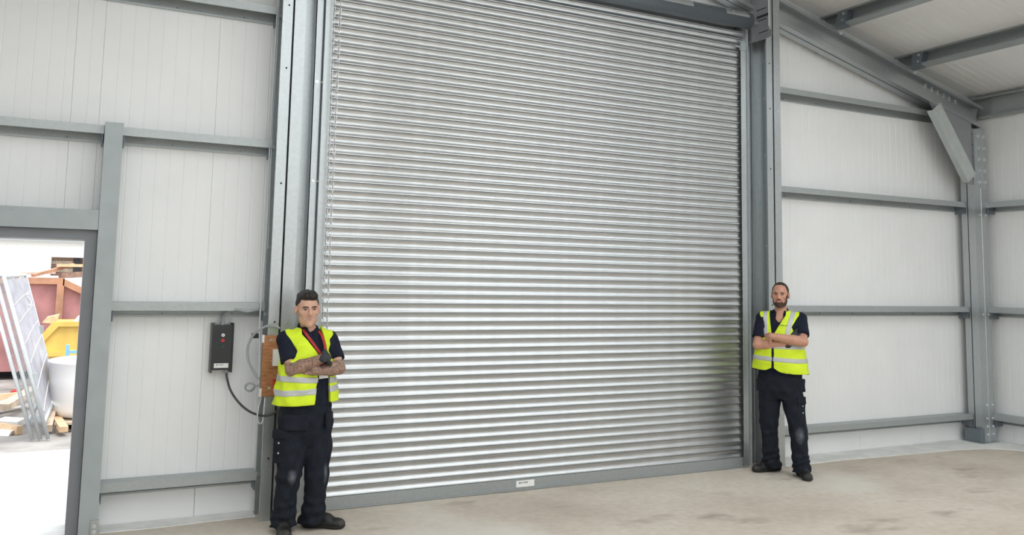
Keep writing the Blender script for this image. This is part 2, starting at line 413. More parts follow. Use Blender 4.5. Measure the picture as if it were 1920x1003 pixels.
# sheeting rails: channel with a hanging inner flange, top plate and wall flange
def rail(xa, xb, z, label, cl0=True, cl1=True):
    e = empty('sheeting_rail', ((xa+xb)/2, 6.87, z)); tag(e, label, 'rail')
    MB().strip([(.012, -.048), (.012, -.062), (0, -.062), (0, 0), (.146, 0), (.146, -.112), (.13, -.112), (.13, -.098)], -.003, (xa, 6.79, z), (0, 1, 0), (0, 0, 1), (xb-xa, 0, 0)).obj('channel', M_RAIL, e)
    for c, x in ((cl0, xa+.006), (cl1, xb-.012)):
        if c: MB().box(x, x+.006, 6.80, 6.93, z-.14, z-.005).obj('end_cleat', M_BARREL, e)
    k = xa+.35
    while k < xb-.2:
        MB().cyl((k, 6.927, z-.088), (k, 6.936, z-.088), .006, 8).obj('screw', M_BARREL, e); k += .5
    return e
rail(XL, 1.33, 3.925, 'highest wall rail left of the shutter, at the top edge')
rail(-.948, .138, 2.852, 'wall rail left of the grey door post, above the doorway', True, True)
rail(.262, 1.33, 2.852, 'wall rail from the top of the door post to the shutter column')
rail(.262, 1.33, 1.588, 'wall rail just above the black control box')
rail(.262, 1.33, .325, 'lowest wall rail behind the tattooed man, near the floor')
rail(6.475, 9.60, 3.925, 'highest wall rail right of the shutter, ending at the diagonal brace', True, False)
rail(6.475, 9.645, 2.852, 'second-highest wall rail between right shutter column and corner')
rail(6.475, 9.645, 1.588, 'wall rail level with the bearded man\'s shoulders')
rail(6.475, 9.645, .325, 'lowest wall rail right of the bearded man, near the floor')
def side_rail(z, label):
    e = empty('sheeting_rail', (9.92, 3, z)); tag(e, label, 'rail')
    MB().strip([(.012, -.048), (.012, -.062), (0, -.062), (0, 0), (.146, 0), (.146, -.112), (.13, -.112), (.13, -.098)][::-1], -.003, (9.85, YB+.02, z), (1, 0, 0), (0, 0, 1), (0, 6.66-YB, 0)).obj('channel', M_RAIL, e)
    MB().box(9.86, 9.99, 6.655, 6.665, z-.14, z-.005).obj('end_cleat', M_BARREL, e)
    return e
side_rail(2.852, 'highest wall rail on the right-hand side wall')
side_rail(1.588, 'middle wall rail on the right-hand side wall')
side_rail(.325, 'lowest wall rail on the right-hand side wall')

# personnel doorway
def post(x0, x1, label):
    e = empty('door_post', ((x0+x1)/2, 6.8, 0)); tag(e, label, 'post')
    MB().box(x0, x1, 6.70, 6.93, 0, 2.865).obj('channel', M_POST, e)
    bx = x1-.045
    MB().box(bx, bx+.05, 6.688, 6.70, 0, .11).obj('foot_bracket', M_STEEL, e)
    hexbolt(e, (bx+.025, 6.688, .07), (0, -1, 0), .009, .006); hexbolt(e, (bx+.025, 6.688, .03), (0, -1, 0), .009, .006)
    return e
post(.14, .26, 'smooth grey steel post on the right side of the open doorway')
post(-1.07, -.95, 'smooth grey steel post on the left side of the open doorway')
hd = empty('door_header', (-.4, 6.8, 2.1)); tag(hd, 'grey steel header beam across the top of the doorway', 'beam')
MB().box(-.948, .138, 6.705, 6.93, 2.092, 2.232).obj('channel', M_POST, hd)
for x in (-.155, .085, -.4, -.65): hexbolt(hd, (x, 6.705, 2.212), (0, -1, 0), .009, .007, m=M_POST)
dr = struct(empty('door_1', (-.4, 6.85, 0)))
MB().box(.062, .137, 6.75, 7.06, 0, 2.09).obj('frame_jamb', M_FRAME, dr)
MB().box(-.947, -.872, 6.75, 7.06, 0, 2.09).obj('frame_jamb', M_FRAME, dr)
MB().box(-.872, .062, 6.75, 7.06, 2.022, 2.09).obj('frame_head', M_FRAME, dr)
MB().box(-.872, .062, 6.78, 7.06, 0, .012).obj('threshold', M_EDGE, dr)

# ------------------------------------------------------------------ roller shutter
rs = empty('roller_shutter', (3.9, 6.74, 0)); tag(rs, 'large galvanised steel roller shutter closed between the two men', 'roller shutter')
GX0, GX1 = 1.695, 6.095
def slat_mesh():
    # (depth toward the room, height) from the top hook down to the bottom roll; curve is hollow towards the room
    P = [(-.012, .0744), (-.009, .0736), (-.003, .0730), (.0, .0718), (.0002, .0706), (-.0012, .0694), (-.003, .0686)]
    for k in range(1, 15):
        t = k/15; z = .0686-(.0686-.0130)*t
        P.append((-.003+.004*t-.0088*math.sin(math.pi*t), z))
    P += [(.0012, .0128), (.0008, .0122), (.0016, .0116), (.0016, .0056), (.0, .0044), (-.006, .0034), (-.012, .0028), (-.0125, .0002)]
    n = len(P); V = []; F = []
    xs = (GX0, GX1)
    for x in xs:
        for dpt, z in P: V.append((x, -dpt, z))
    for x in xs:
        for dpt, z in P: V.append((x, -dpt+.0015, z))
    for i in range(n-1):
        F.append((i, n+i, n+i+1, i+1)); F.append((2*n+i+1, 3*n+i+1, 3*n+i, 2*n+i))
    me = mesh('slat', V, F, True); me.materials.append(M_SLAT); return me
SM = slat_mesh()
PITCH = .0745; Z0 = .095; YC = 6.742
for k in range(59):
    o = bpy.data.objects.new('slat', SM); COL.objects.link(o); o.parent = rs; o.location = (-3.9, YC-6.74, Z0+k*PITCH)
br = MB().box(GX0, GX1, 6.732, 6.750, .012, .098); br.box(GX0, GX1, 6.722, 6.760, .004, .016)
br = br.obj('bottom_rail', M_STEELD, rs)
def printed(parent, x0, z0, w, h, y, name, off=(0, 0, 0)):
    """small nameplate with an illegible smudged word"""
    pl = MB().box(x0, x0+w, y-.002, y, z0, z0+h).obj(name, M_WHITE, parent, loc=off)
    m = MB(); x = x0+w*.14; hh = h*.24; zz = z0+h*.52; rnd = random.Random(3)
    for i in range(8):
        ww = w*.055
        m.box(x, x+ww*.3, y-.0028, y-.002, zz, zz+hh*(1.35 if i in (0, 5) else 1)); m.box(x+ww*.3, x+ww*.9, y-.0028, y-.002, zz+hh*rnd.choice((0, .35, .75)), zz+hh*rnd.choice((.95, 1.)))
        x += w*.066
    m.obj('lettering', M_INK, pl, loc=(0, 0, 0))
    return pl
off = tuple(-c for c in rs.location)
printed(br, 3.505, .030, .175, .054, 6.732, 'nameplate', (0, 0, 0))
# barrel
bar = MB().tube([(1.62, 6.648, 4.52), (6.09, 6.648, 4.52)], .084, 36).obj('barrel', M_BARREL, rs, True)
bar.data.polygons.foreach_set('use_smooth', [len(p.vertices) == 4 for p in bar.data.polygons])
MB().tube([(6.092, 6.648, 4.52), (6.10, 6.648, 4.52)], .078, 36).obj('barrel_end', M_STEELD, rs)
MB().tube([(6.10, 6.648, 4.52), (6.20, 6.648, 4.52)], .022, 12).obj('shaft', M_BOLT, rs)
k = 6.02
while k > 1.8:
    st = MB()
    a0, a1 = math.radians(118), math.radians(178)
    for i in range(5):
        t0 = a0+(a1-a0)*i/5; t1 = a0+(a1-a0)*(i+1)/5
        P = lambda t, r: (6.648+r*math.cos(t), 4.52+r*math.sin(t))
        q = [P(t0, .0845), P(t1, .0845), P(t1, .0885), P(t0, .0885)]
        w = .30 if k > 5.9 else .43
        st.prism([(k-w, a, b) for a, b in q], (w, 0, 0))
    st.obj('fixing_strap', M_STEEL, rs)
    hexbolt(rs, (k-.2, 6.648+.0885*math.cos(2.6), 4.52+.0885*math.sin(2.6)), (0, math.cos(2.6), math.sin(2.6)), .008, .004)
    k -= .72 if k > 5.9 else .85
# end plates
for x in (6.205, 1.545):
    ep = MB().box(x, x+.006, 6.45, 6.775, 4.325, 4.86); ep.box(x-.03, x, 6.45, 6.456, 4.40, 4.80); ep.box(x-.03, x, 6.45, 6.76, 4.325, 4.331)
    epo = ep.obj('end_plate', M_BRKT, rs)
    if x > 3:
        for (y0, y1, z, h) in ((6.50, 6.63, 4.40, .010), (6.52, 6.66, 4.53, .010), (6.47, 6.66, 4.56, .028), (6.52, 6.66, 4.645, .010)):
            MB().box(x-.0012, x+.0002, y0, y1, z, z+h).obj('slot', M_DARK, epo, loc=(0, 0, 0))
        MB().box(x-.034, x-.028, 6.449, 6.4535, 4.43, 4.72).obj('edge_strip', M_WHITE, epo, loc=(0, 0, 0))
# guides
def guide(x0, x1, nm='guide'):
    g = MB().box(x0, x1, 6.715, 6.720, 0, 4.30); g.box(x0, x1, 6.775, 6.780, 0, 4.30)
    xo = x0 if x0 < 3 else x1
    g.box(xo-.002, xo+.002, 6.72, 6.776, 0, 4.30)
    return g.obj(nm, M_STEEL, rs)
guide(1.690, 1.751); guide(6.034, 6.098)
fn = MB(); fn.prism([(6.02, 6.705, 4.22), (6.09, 6.705, 4.22), (6.10, 6.705, 4.30), (6.05, 6.705, 4.325), (6.03, 6.705, 4.30)], (0, .02, 0)); fn.box(5.955, 6.03, 6.705, 6.72, 4.245, 4.262)
fn.obj('guide_funnel', M_POST, rs)
MB().box(5.99, 6.035, 6.70, 6.74, 4.44, 4.49).obj('end_lock', M_DARK, rs)
# jamb angles and plates
for s, (p0, p1, a0, a1) in ((1, (1.505, 1.76, 1.622, 1.676)), (-1, (6.02, 6.30, 6.112, 6.17))):
    MB().box(p0, p1, 6.855, 6.862, 0, 4.9).obj('jamb_plate', M_STEEL, rs)
    xx = a0 if s > 0 else a1-.006
    g = MB().box(a0, a1, 6.75 if s > 0 else 6.80, 6.756 if s > 0 else 6.806, 0, 4.6); g.box(xx, xx+.006, 6.75, 6.855, 0, 4.6)
    g.obj('jamb_angle', M_STEEL, rs)
for z in (.45, .62, 1.6, 2.55, 3.35): hexbolt(rs, (1.648, 6.75, z), (0, -1, 0), .010, .007); hexbolt(rs, (1.690, 6.745, z), (-1, 0, 0), .008, .012)
# hand chain
hc = empty('hand_chain', (1.75, 6.67, 1.0)); tag(hc, 'galvanised hand chain hanging down the left edge of the shutter', 'chain')
mb = MB()
def link_ring(c, ax, ln=.019, w=.009, r=.0028):
    P = []
    for k in range(10):
        t = 2*math.pi*k/10
        P.append((c[0]+(w*math.cos(t) if ax else 0)+.0, c[1]+(0 if ax else w*math.cos(t)), c[2]+ln*math.sin(t)))
    mb.tube(P, r, 4, True)
z = 4.62; i = 0
while z > .95:
    sp = .018+.010*max(0, (z-2.2)/2.4)
    link_ring((1.768-sp, 6.672, z), i % 2); link_ring((1.768+sp, 6.668, z+.014), (i+1) % 2)
    z -= .029; i += 1
for k in range(1, 6):
    t = math.pi*k/6; link_ring((1.768-.018*math.cos(t), 6.67, z+.01-.03*math.sin(t)), k % 2, .012)
o = mb.obj('links', M_BOLT, hc); o['kind'] = 'stuff'

# ------------------------------------------------------------------ control box, board and cables
cb = empty('control_box', (1.04, 6.94, 1.06)); tag(cb, 'black shutter control box with three buttons on the white wall', 'control box')
MB().box(.972, 1.110, 6.845, 6.94, 1.082, 1.418).obj('cover', M_BLACK, cb)
for x in (.962, 1.110): MB().box(x, x+.010, 6.838, 6.94, 1.062, 1.432).obj('side_flange', M_BLACK, cb)
for z, mtl in ((1.342, M_WHITE), (1.302, M_RED), (1.262, M_GREEN)):
    b = MB(); b.tube([(1.042, 6.846, z), (1.042, 6.838, z)], .0125, 18); b = b.obj('button', mtl, cb)
    if mtl is M_WHITE: MB().prism([(1.038, 6.8375, z-.006), (1.046, 6.8375, z-.006), (1.042, 6.8375, z+.007)], (0, .002, 0)).obj('arrow_mark', M_INK, b, loc=(0, 0, 0))
printed(cb, .987, 1.098, .104, .034, 6.845, 'nameplate', tuple(-c for c in cb.location))
for p, q in (((1.04, 6.885, 1.418), (1.04, 6.885, 1.446)), ((1.085, 6.885, 1.082), (1.085, 6.885, 1.056))):
    MB().cyl(p, q, .016, 12).obj('cable_gland', M_CABLEG, cb)
for x in (.985, 1.095): MB().cyl((x, 6.90, 1.418), (x, 6.90, 1.436), .01, 10).obj('cable_gland', M_CABLEG, cb)
def cable(pts, r, m, label, name='cable'):
    o = MB().tube(crv(pts), r, 8).obj(name, m, smooth=True); tag(o, label, 'cable'); return o
cable([(1.04, 6.885, 1.445), (1.045, 6.88, 1.48), (1.075, 6.84, 1.523), (1.13, 6.78, 1.536), (1.19, 6.775, 1.522), (1.25, 6.775, 1.532), (1.31, 6.80, 1.540), (1.335, 6.81, 1.535)], .0105, M_CABLEG, 'grey cable arching from the top of the black control box')
cable([(1.085, 6.885, 1.056), (1.09, 6.87, 1.02), (1.115, 6.83, .93), (1.17, 6.77, .845), (1.24, 6.70, .785), (1.31, 6.61, .765), (1.37, 6.57, .775), (1.43, 6.565, .815), (1.46, 6.57, .87)], .0085, M_CABLEB, 'black cable looping below the control box to the plywood board')
cable([(1.322, 6.80, 4.2), (1.318, 6.80, 3.4), (1.312, 6.80, 2.7), (1.318, 6.79, 2.3), (1.314, 6.795, 1.95), (1.30, 6.78, 1.65), (1.285, 6.72, 1.42), (1.28, 6.64, 1.2), (1.281, 6.625, 1.0)], .006, M_CABLEL, 'thin pale cable running down the left shutter column')
cable([(1.332, 6.805, 4.2), (1.333, 6.805, 3.6), (1.325, 6.805, 3.0), (1.330, 6.80, 2.4), (1.336, 6.80, 2.0)], .005, M_CABLEL, 'second thin pale cable at the top of the left shutter column')
cable([(1.405, 6.57, 1.405), (1.36, 6.575, 1.425), (1.30, 6.60, 1.415), (1.235, 6.65, 1.36), (1.20, 6.68, 1.27), (1.205, 6.68, 1.17), (1.245, 6.66, 1.08), (1.282, 6.62, 1.03)], .0095, M_CABLEG, 'thick grey cable looping out left of the plywood board')
cable([(1.30, 6.61, .90), (1.288, 6.61, .84), (1.278, 6.605, .76), (1.292, 6.60, .715), (1.315, 6.60, .72), (1.325, 6.61, .80), (1.33, 6.612, .9)], .006, M_CABLEL, 'pale cable loop hanging below the plywood board')
t = [(1.232+.036*math.cos(a)*(1-.01*a), 6.66+.006*a, .965+.030*math.sin(a)) for a in np.linspace(0, 12.0, 40)]
o = MB().tube(t+[(1.28, 6.63, .985)], .0055, 8).obj('cable_coil', M_CABLEG, smooth=True); tag(o, 'small coil of grey cable at the lower left of the board', 'cable')
pb = empty('mounting_board', (1.4, 6.6, .9)); tag(pb, 'brown plywood board fixed to the column behind the tattooed man', 'board')
MB().box(1.292, 1.50, 6.596, 6.618, .905, 1.352).obj('panel', M_PLY, pb)
for z in (.965, 1.315): hexbolt(pb, (1.352, 6.596, z), (0, -1, 0), .008, .005, 'screw')
MB().box(1.285, 1.300, 6.590, 6.624, 1.30, 1.356).obj('edge_clip', M_WHITE, pb)
MB().box(1.282, 1.297, 6.590, 6.624, .905, .965).obj('edge_clip', M_WHITE, pb)
MB().box(1.365, 1.45, 6.555, 6.596, 1.13, 1.25).obj('switch_box', M_WHITE, pb)
MB().box(1.378, 1.44, 6.55, 6.596, .945, 1.03).obj('isolator', M_RED, pb)
MB().box(1.235, 1.285, 6.70, 6.76, 1.325, 1.36).obj('cable_clip', M_BLACK, pb)

# ------------------------------------------------------------------ signed-distance modelling for the two people
class Field:
    def __init__(s, lo, hi, h):
        s.lo = np.array(lo, float); s.h = h
        s.n = np.ceil((np.array(hi)-s.lo)/h).astype(int)+1
        s.ax = [(s.lo[i]+h*np.arange(s.n[i])).astype(np.float32) for i in range(3)]
        s.D = np.full(s.n, .2, np.float32)
    def win(s, lo, hi):
        a = np.clip(np.floor((np.array(lo)-s.lo)/s.h).astype(int), 0, s.n-1); b = np.clip(np.ceil((np.array(hi)-s.lo)/s.h).astype(int)+1, 0, s.n)
        b = np.maximum(b, a+1)
        sl = tuple(slice(i, j) for i, j in zip(a, b))
        return sl, s.ax[0][sl[0]][:, None, None], s.ax[1][sl[1]][None, :, None], s.ax[2][sl[2]][None, None, :]
    def add(s, prim, k=.012, g=0.):
        fn, lo, hi = prim; p = .03+k+g
        sl, x, y, z = s.win(np.array(lo)-p, np.array(hi)+p); d = fn(x, y, z)-g; a = s.D[sl]
        if k <= 0: s.D[sl] = np.minimum(a, d); return s
        hh = np.clip(.5+.5*(a-d)/k, 0, 1); s.D[sl] = a+(d-a)*hh-k*hh*(1-hh); return s
    def sub(s, prim, k=.006, g=0.):
        fn, lo, hi = prim; p = .03+k+g
        sl, x, y, z = s.win(np.array(lo)-p, np.array(hi)+p); d = -(fn(x, y, z)-g); a = s.D[sl]
        hh = np.clip(.5-.5*(a-d)/k, 0, 1); s.D[sl] = a+(d-a)*hh+k*hh*(1-hh); return s
    def cut(s, fn):
        x, y, z = s.ax[0][:, None, None], s.ax[1][None, :, None], s.ax[2][None, None, :]
        s.D = np.maximum(s.D, fn(x, y, z).astype(np.float32)); return s
    def warp(s, fn):
        x, y, z = s.ax[0][:, None, None], s.ax[1][None, :, None], s.ax[2][None, None, :]
        s.D = s.D+fn(x, y, z).astype(np.float32); return s
    def copy(s):
        o = Field.__new__(Field); o.__dict__.update(s.__dict__); o.D = s.D.copy(); return o
    def surf(s):
        D = s.D.copy(); D[0] = D[-1] = .1; D[:, 0] = D[:, -1] = .1; D[:, :, 0] = D[:, :, -1] = .1
        S = D < 0; c = np.zeros(np.array(S.shape)-1, np.int8)
        for i in (0, 1):
            for j in (0, 1):
                for k in (0, 1): c += S[i:S.shape[0]-1+i, j:S.shape[1]-1+j, k:S.shape[2]-1+k]
        I = np.argwhere((c > 0) & (c < 8)); idx = np.full(c.shape, -1, np.int64); idx[tuple(I.T)] = np.arange(len(I))
        pos = np.zeros((len(I), 3)); cnt = np.zeros(len(I))
        cor = [(i, j, k) for i in (0, 1) for j in (0, 1) for k in (0, 1)]
        for a in cor:
            for ax in range(3):
                if a[ax]: continue
                b = list(a); b[ax] = 1
                da = D[tuple((I+a).T)]; db = D[tuple((I+b).T)]; m = (da < 0) != (db < 0)
                t = np.where(m, da/np.where(m, da-db, 1), 0)
                p = np.array(a)[None, :]+t[:, None]*(np.array(b)-np.array(a))[None, :]
                pos[m] += p[m]; cnt[m] += 1
        pos = (I+pos/cnt[:, None])*s.h+s.lo
        Q = []
        for ax in range(3):
            u, v = (ax+1) % 3, (ax+2) % 3
            A = [slice(None)]*3; B = [slice(None)]*3; A[ax] = slice(0, -1); B[ax] = slice(1, None)
            ch = S[tuple(A)] != S[tuple(B)]; E = np.argwhere(ch)
            E = E[(E[:, u] > 0) & (E[:, v] > 0)]
            E = E[(E[:, u] < S.shape[u]-1) & (E[:, v] < S.shape[v]-1)]
            du = np.zeros(3, int); du[u] = 1; dv = np.zeros(3, int); dv[v] = 1
            q = np.stack([idx[tuple((E-du-dv).T)], idx[tuple((E-dv).T)], idx[tuple(E.T)], idx[tuple((E-du).T)]], 1)
            ins = S[tuple(E.T)]; q[~ins] = q[~ins][:, ::-1]; Q.append(q)
        Q = np.concatenate(Q); Q = Q[(Q >= 0).all(1)]
        return pos, Q
    def obj(s, name, m, parent, matfn=None, mats=None):
        V, Q = s.surf(); me = bpy.data.meshes.new(name)
        me.vertices.add(len(V)); me.vertices.foreach_set('co', V.astype(np.float32).ravel())
        me.loops.add(len(Q)*4); me.loops.foreach_set('vertex_index', Q.astype(np.int32).ravel())
        me.polygons.add(len(Q)); me.polygons.foreach_set('loop_start', np.arange(0, len(Q)*4, 4, dtype=np.int32))
        me.update(calc_edges=True)
        me.polygons.foreach_set('use_smooth', np.ones(len(Q), bool))
        for mm in (mats or [m]): me.materials.append(mm)
        if matfn is not None:
            cen = V[Q].mean(1); me.polygons.foreach_set('material_index', matfn(cen).astype(np.int32))
        me.validate(); return link(name, me, None, parent)
def nrm(v): v = np.array(v, float); return v/np.linalg.norm(v)
def cap(a, b, ra, rb=None):
    rb = ra if rb is None else rb; a = np.array(a, float); b = np.array(b, float); ab = b-a; L2 = float(ab@ab)+1e-9; R = max(ra, rb)
    def fn(x, y, z):
        px, py, pz = x-a[0], y-a[1], z-a[2]
        t = np.clip((px*ab[0]+py*ab[1]+pz*ab[2])/L2, 0, 1)
        return np.sqrt((px-t*ab[0])**2+(py-t*ab[1])**2+(pz-t*ab[2])**2)-(ra+(rb-ra)*t)
    return fn, np.minimum(a, b)-R, np.maximum(a, b)+R
def ell(c, r, M=np.eye(3)):
    c = np.array(c, float); r = np.array(r, float); M = np.array(M, float); R = r.max()
    def fn(x, y, z):
        px, py, pz = x-c[0], y-c[1], z-c[2]
        q = [(px*M[i][0]+py*M[i][1]+pz*M[i][2])/r[i] for i in range(3)]
        l = np.sqrt(q[0]**2+q[1]**2+q[2]**2); l2 = np.sqrt((q[0]/r[0])**2+(q[1]/r[1])**2+(q[2]/r[2])**2)+1e-6
        return l*(l-1)/l2
    return fn, c-R, c+R
def boxp(c, hf, M=np.eye(3), rd=.004):
    c = np.array(c, float); hf = np.array(hf, float)-rd; M = np.array(M, float); R = np.linalg.norm(hf)+rd
    def fn(x, y, z):
        px, py, pz = x-c[0], y-c[1], z-c[2]
        q = [np.abs(px*M[i][0]+py*M[i][1]+pz*M[i][2])-hf[i] for i in range(3)]
        o = np.sqrt(sum(np.maximum(v, 0)**2 for v in q)); return o+np.minimum(np.maximum(np.maximum(q[0], q[1]), q[2]), 0)-rd
    return fn, c-R, c+R
def loft(st, S, F, n=2.3, caps=(True, True)):
    """st: list of (x, y, z, rs, rd); cross-sections superelliptic in the S/F plane, z increasing"""
    st = sorted(st, key=lambda a: a[2]); A = np.array(st, float); R = A[:, 3:].max()
    zz = A[:, 2]
    def fn(x, y, z):
        zf = np.asarray(z, float); sm = lambda c: np.interp(zf, zz, A[:, c])
        cx, cy, rs, rd = sm(0), sm(1), sm(3), sm(4)
        s = ((x-cx)*S[0]+(y-cy)*S[1])/rs; d = ((x-cx)*F[0]+(y-cy)*F[1])/rd
        q = (np.abs(s)**n+np.abs(d)**n)**(1/n)
        o = (q-1)*np.minimum(rs, rd)
        return np.maximum(np.maximum(o, zz[0]-z), z-zz[-1])
    return fn, np.array((A[:, 0].min()-R, A[:, 1].min()-R, zz[0])), np.array((A[:, 0].max()+R, A[:, 1].max()+R, zz[-1]))
M_SKINL = mat('fair_skin', (.62, .36, .26), .5, 0, noise=.06, nscale=30, sss=.12)
M_SKINR = mat('ruddy_skin', (.56, .29, .20), .5, 0, noise=.08, nscale=30, sss=.12)
M_NAVY = mat('navy_fabric', (.010, .013, .026), .85, 0, noise=.25, nscale=25, bump=.15, bscale=220, spec=.25)
M_TROUS = mat('dark_workwear', (.011, .014, .022), .85, 0, noise=.3, nscale=18, bump=.2, bscale=240, spec=.25)
M_HIVIS = mat('hi_vis_yellow', (.68, .86, .03), .6, 0, noise=.05, nscale=12, bump=.12, bscale=90, spec=.3)
M_REFL = mat('silver_reflective', (.50, .51, .51), .42, .1, noise=.05, nscale=40)
M_BOOT = mat('black_leather', (.009, .0085, .008), .55, 0, noise=.3, nscale=30, bump=.2, bscale=90)
M_SOLE = mat('rubber_sole', (.016, .015, .014), .7)
M_TOE = mat('scuffed_toe', (.035, .032, .028), .6, 0, noise=.4, nscale=30)
M_HAIRL = mat('dark_brown_hair', (.012, .008, .006), .5, 0, noise=.5, nscale=60, bump=.5, bscale=160)
M_HAIRR = mat('short_brown_hair', (.035, .022, .016), .7, 0, noise=.4, nscale=90, bump=.3, bscale=200)
M_BEARD = mat('short_beard', (.075, .042, .028), .8, 0, noise=.5, nscale=120, bump=.4, bscale=250)
M_GLOVE = mat('grey_glove', (.035, .037, .042), .8, 0, noise=.3, nscale=60)
M_EYE = mat('eye_white_shaded', (.40, .36, .34), .3)  # white of the eye darkened: shade under the brow put into the colour
M_IRIS = mat('dark_iris', (.02, .014, .01), .2)
M_LIP = mat('lip', (.48, .20, .17), .45)
M_TOOTH = mat('tooth', (.60, .57, .52), .35)
M_LANY = mat('red_lanyard', (.42, .015, .02), .6)
def dusty_trousers(name, spots):
    m = mat(name, (.011, .014, .022), .85, 0, noise=.3, nscale=18, bump=.2, bscale=240, spec=.25); nt = m.node_tree; b = nt.nodes['Principled BSDF']
    col = b.inputs['Base Color'].links[0].from_socket; tc = nt.nodes['Texture Coordinate']; prev = None
    for (c, r) in spots:
        d = nt.nodes.new('ShaderNodeVectorMath'); d.operation = 'SUBTRACT'; d.inputs[1].default_value = c; nt.links.new(tc.outputs['Object'], d.inputs[0])
        sc = nt.nodes.new('ShaderNodeVectorMath'); sc.operation = 'MULTIPLY'; sc.inputs[1].default_value = [1/v for v in r]; nt.links.new(d.outputs[0], sc.inputs[0])
        ln = nt.nodes.new('ShaderNodeVectorMath'); ln.operation = 'LENGTH'; nt.links.new(sc.outputs[0], ln.inputs[0])
        mr = nt.nodes.new('ShaderNodeMapRange'); mr.inputs[1].default_value = 0; mr.inputs[2].default_value = 1; mr.inputs[3].default_value = .85; mr.inputs[4].default_value = 0; nt.links.new(ln.outputs['Value'], mr.inputs[0])
        n = nt.nodes.new('ShaderNodeTexNoise'); n.inputs['Scale'].default_value = 45; nt.links.new(tc.outputs['Object'], n.inputs['Vector'])
        mu = nt.nodes.new('ShaderNodeMath'); mu.operation = 'MULTIPLY'; nt.links.new(mr.outputs[0], mu.inputs[0]); nt.links.new(n.outputs[0], mu.inputs[1])
        mx = nt.nodes.new('ShaderNodeMixRGB'); mx.inputs[2].default_value = (.26, .28, .31, 1); nt.links.new(mu.outputs[0], mx.inputs[0]); nt.links.new(col, mx.inputs[1]); col = mx.outputs[0]
    nt.links.new(col, b.inputs['Base Color']); return m
M_TRL = dusty_trousers('dusty_workwear_left', [((1.452, 6.172, .40), (.035, .05, .06)), ((1.695, 6.20, .40), (.02, .05, .09))])
M_TRR = dusty_trousers('dusty_workwear_right', [((6.185, 6.118, .395), (.05, .06, .09))])
def tattoo_mat():
    m = bpy.data.materials.new('tattooed_skin'); m.use_nodes = True; nt = m.node_tree; b = nt.nodes['Principled BSDF']
    tc = nt.nodes.new('ShaderNodeTexCoord'); n = nt.nodes.new('ShaderNodeTexNoise'); n.inputs['Scale'].default_value = 13; n.inputs['Detail'].default_value = 3; n.inputs['Distortion'].default_value = 2.2
    nt.links.new(tc.outputs['Object'], n.inputs['Vector'])
    r = nt.nodes.new('ShaderNodeValToRGB'); e = r.color_ramp.elements
    for k in range(4): e.new(.5)
    for k, (p, c) in zip(e, ((.30, (.16, .11, .09)), (.40, (.46, .28, .20)), (.47, (.12, .085, .075)), (.53, (.50, .30, .215)), (.60, (.15, .105, .09)), (.70, (.47, .28, .2)))): k.position = p; k.color = (*c, 1)
    nt.links.new(n.outputs[0], r.inputs[0]); nt.links.new(r.outputs[0], b.inputs['Base Color']); b.inputs['Roughness'].default_value = .5
    return m
M_TATT = tattoo_mat()

def wr_noise(seed, amp, f):
    rg = np.random.RandomState(seed); K = [(rg.normal(size=3)*f, rg.rand()*6.28, rg.rand()*.6+.4) for _ in range(5)]
    def fn(x, y, z):
        o = 0
        for k, p, a in K: o = o+a*np.sin(x*k[0]+y*k[1]+z*k[2]+p)
        return o*(amp/2.5)
    return fn
def hand_prims(w, dr, nm, side, curl=.5, s=1.0, spread=.0):
    """w wrist, dr towards the fingers, nm out of the back of the hand, side = +1/-1 on which side of the palm the thumb sits"""
    dr = nrm(dr); nm = nrm(np.array(nm)-dr*np.dot(nm, dr)); wd = np.cross(dr, nm)*side
    w = np.array(w, float); out = [boxp(w+dr*.048*s, (.040*s, .046*s, .013*s), [wd, dr, nm], .012*s)]
    for i, (o, L) in enumerate(((.030, .86), (.010, 1.0), (-.010, .94), (-.029, .76))):
        p = w+dr*.088*s+wd*o*s; a = curl*.45; d = dr
        for j, (ln, r0, r1) in enumerate(((.044, .0098, .009), (.028, .009, .0083), (.021, .0083, .0072))):
            d = nrm(dr*math.cos(a)-nm*math.sin(a)+wd*spread*o*8); q = p+d*ln*L*s; out.append(cap(p, q, r0*s, r1*s)); p = q; a += curl
    p = w+dr*.022*s+wd*.034*s; q = p+nrm(wd*.75+dr*.6-nm*.2)*.034*s; out.append(cap(p, q, .013*s, .011*s))
    out.append(cap(q, q+nrm(dr*.9+wd*.25-nm*.35)*.045*s, .0105*s, .0085*s))
    return out

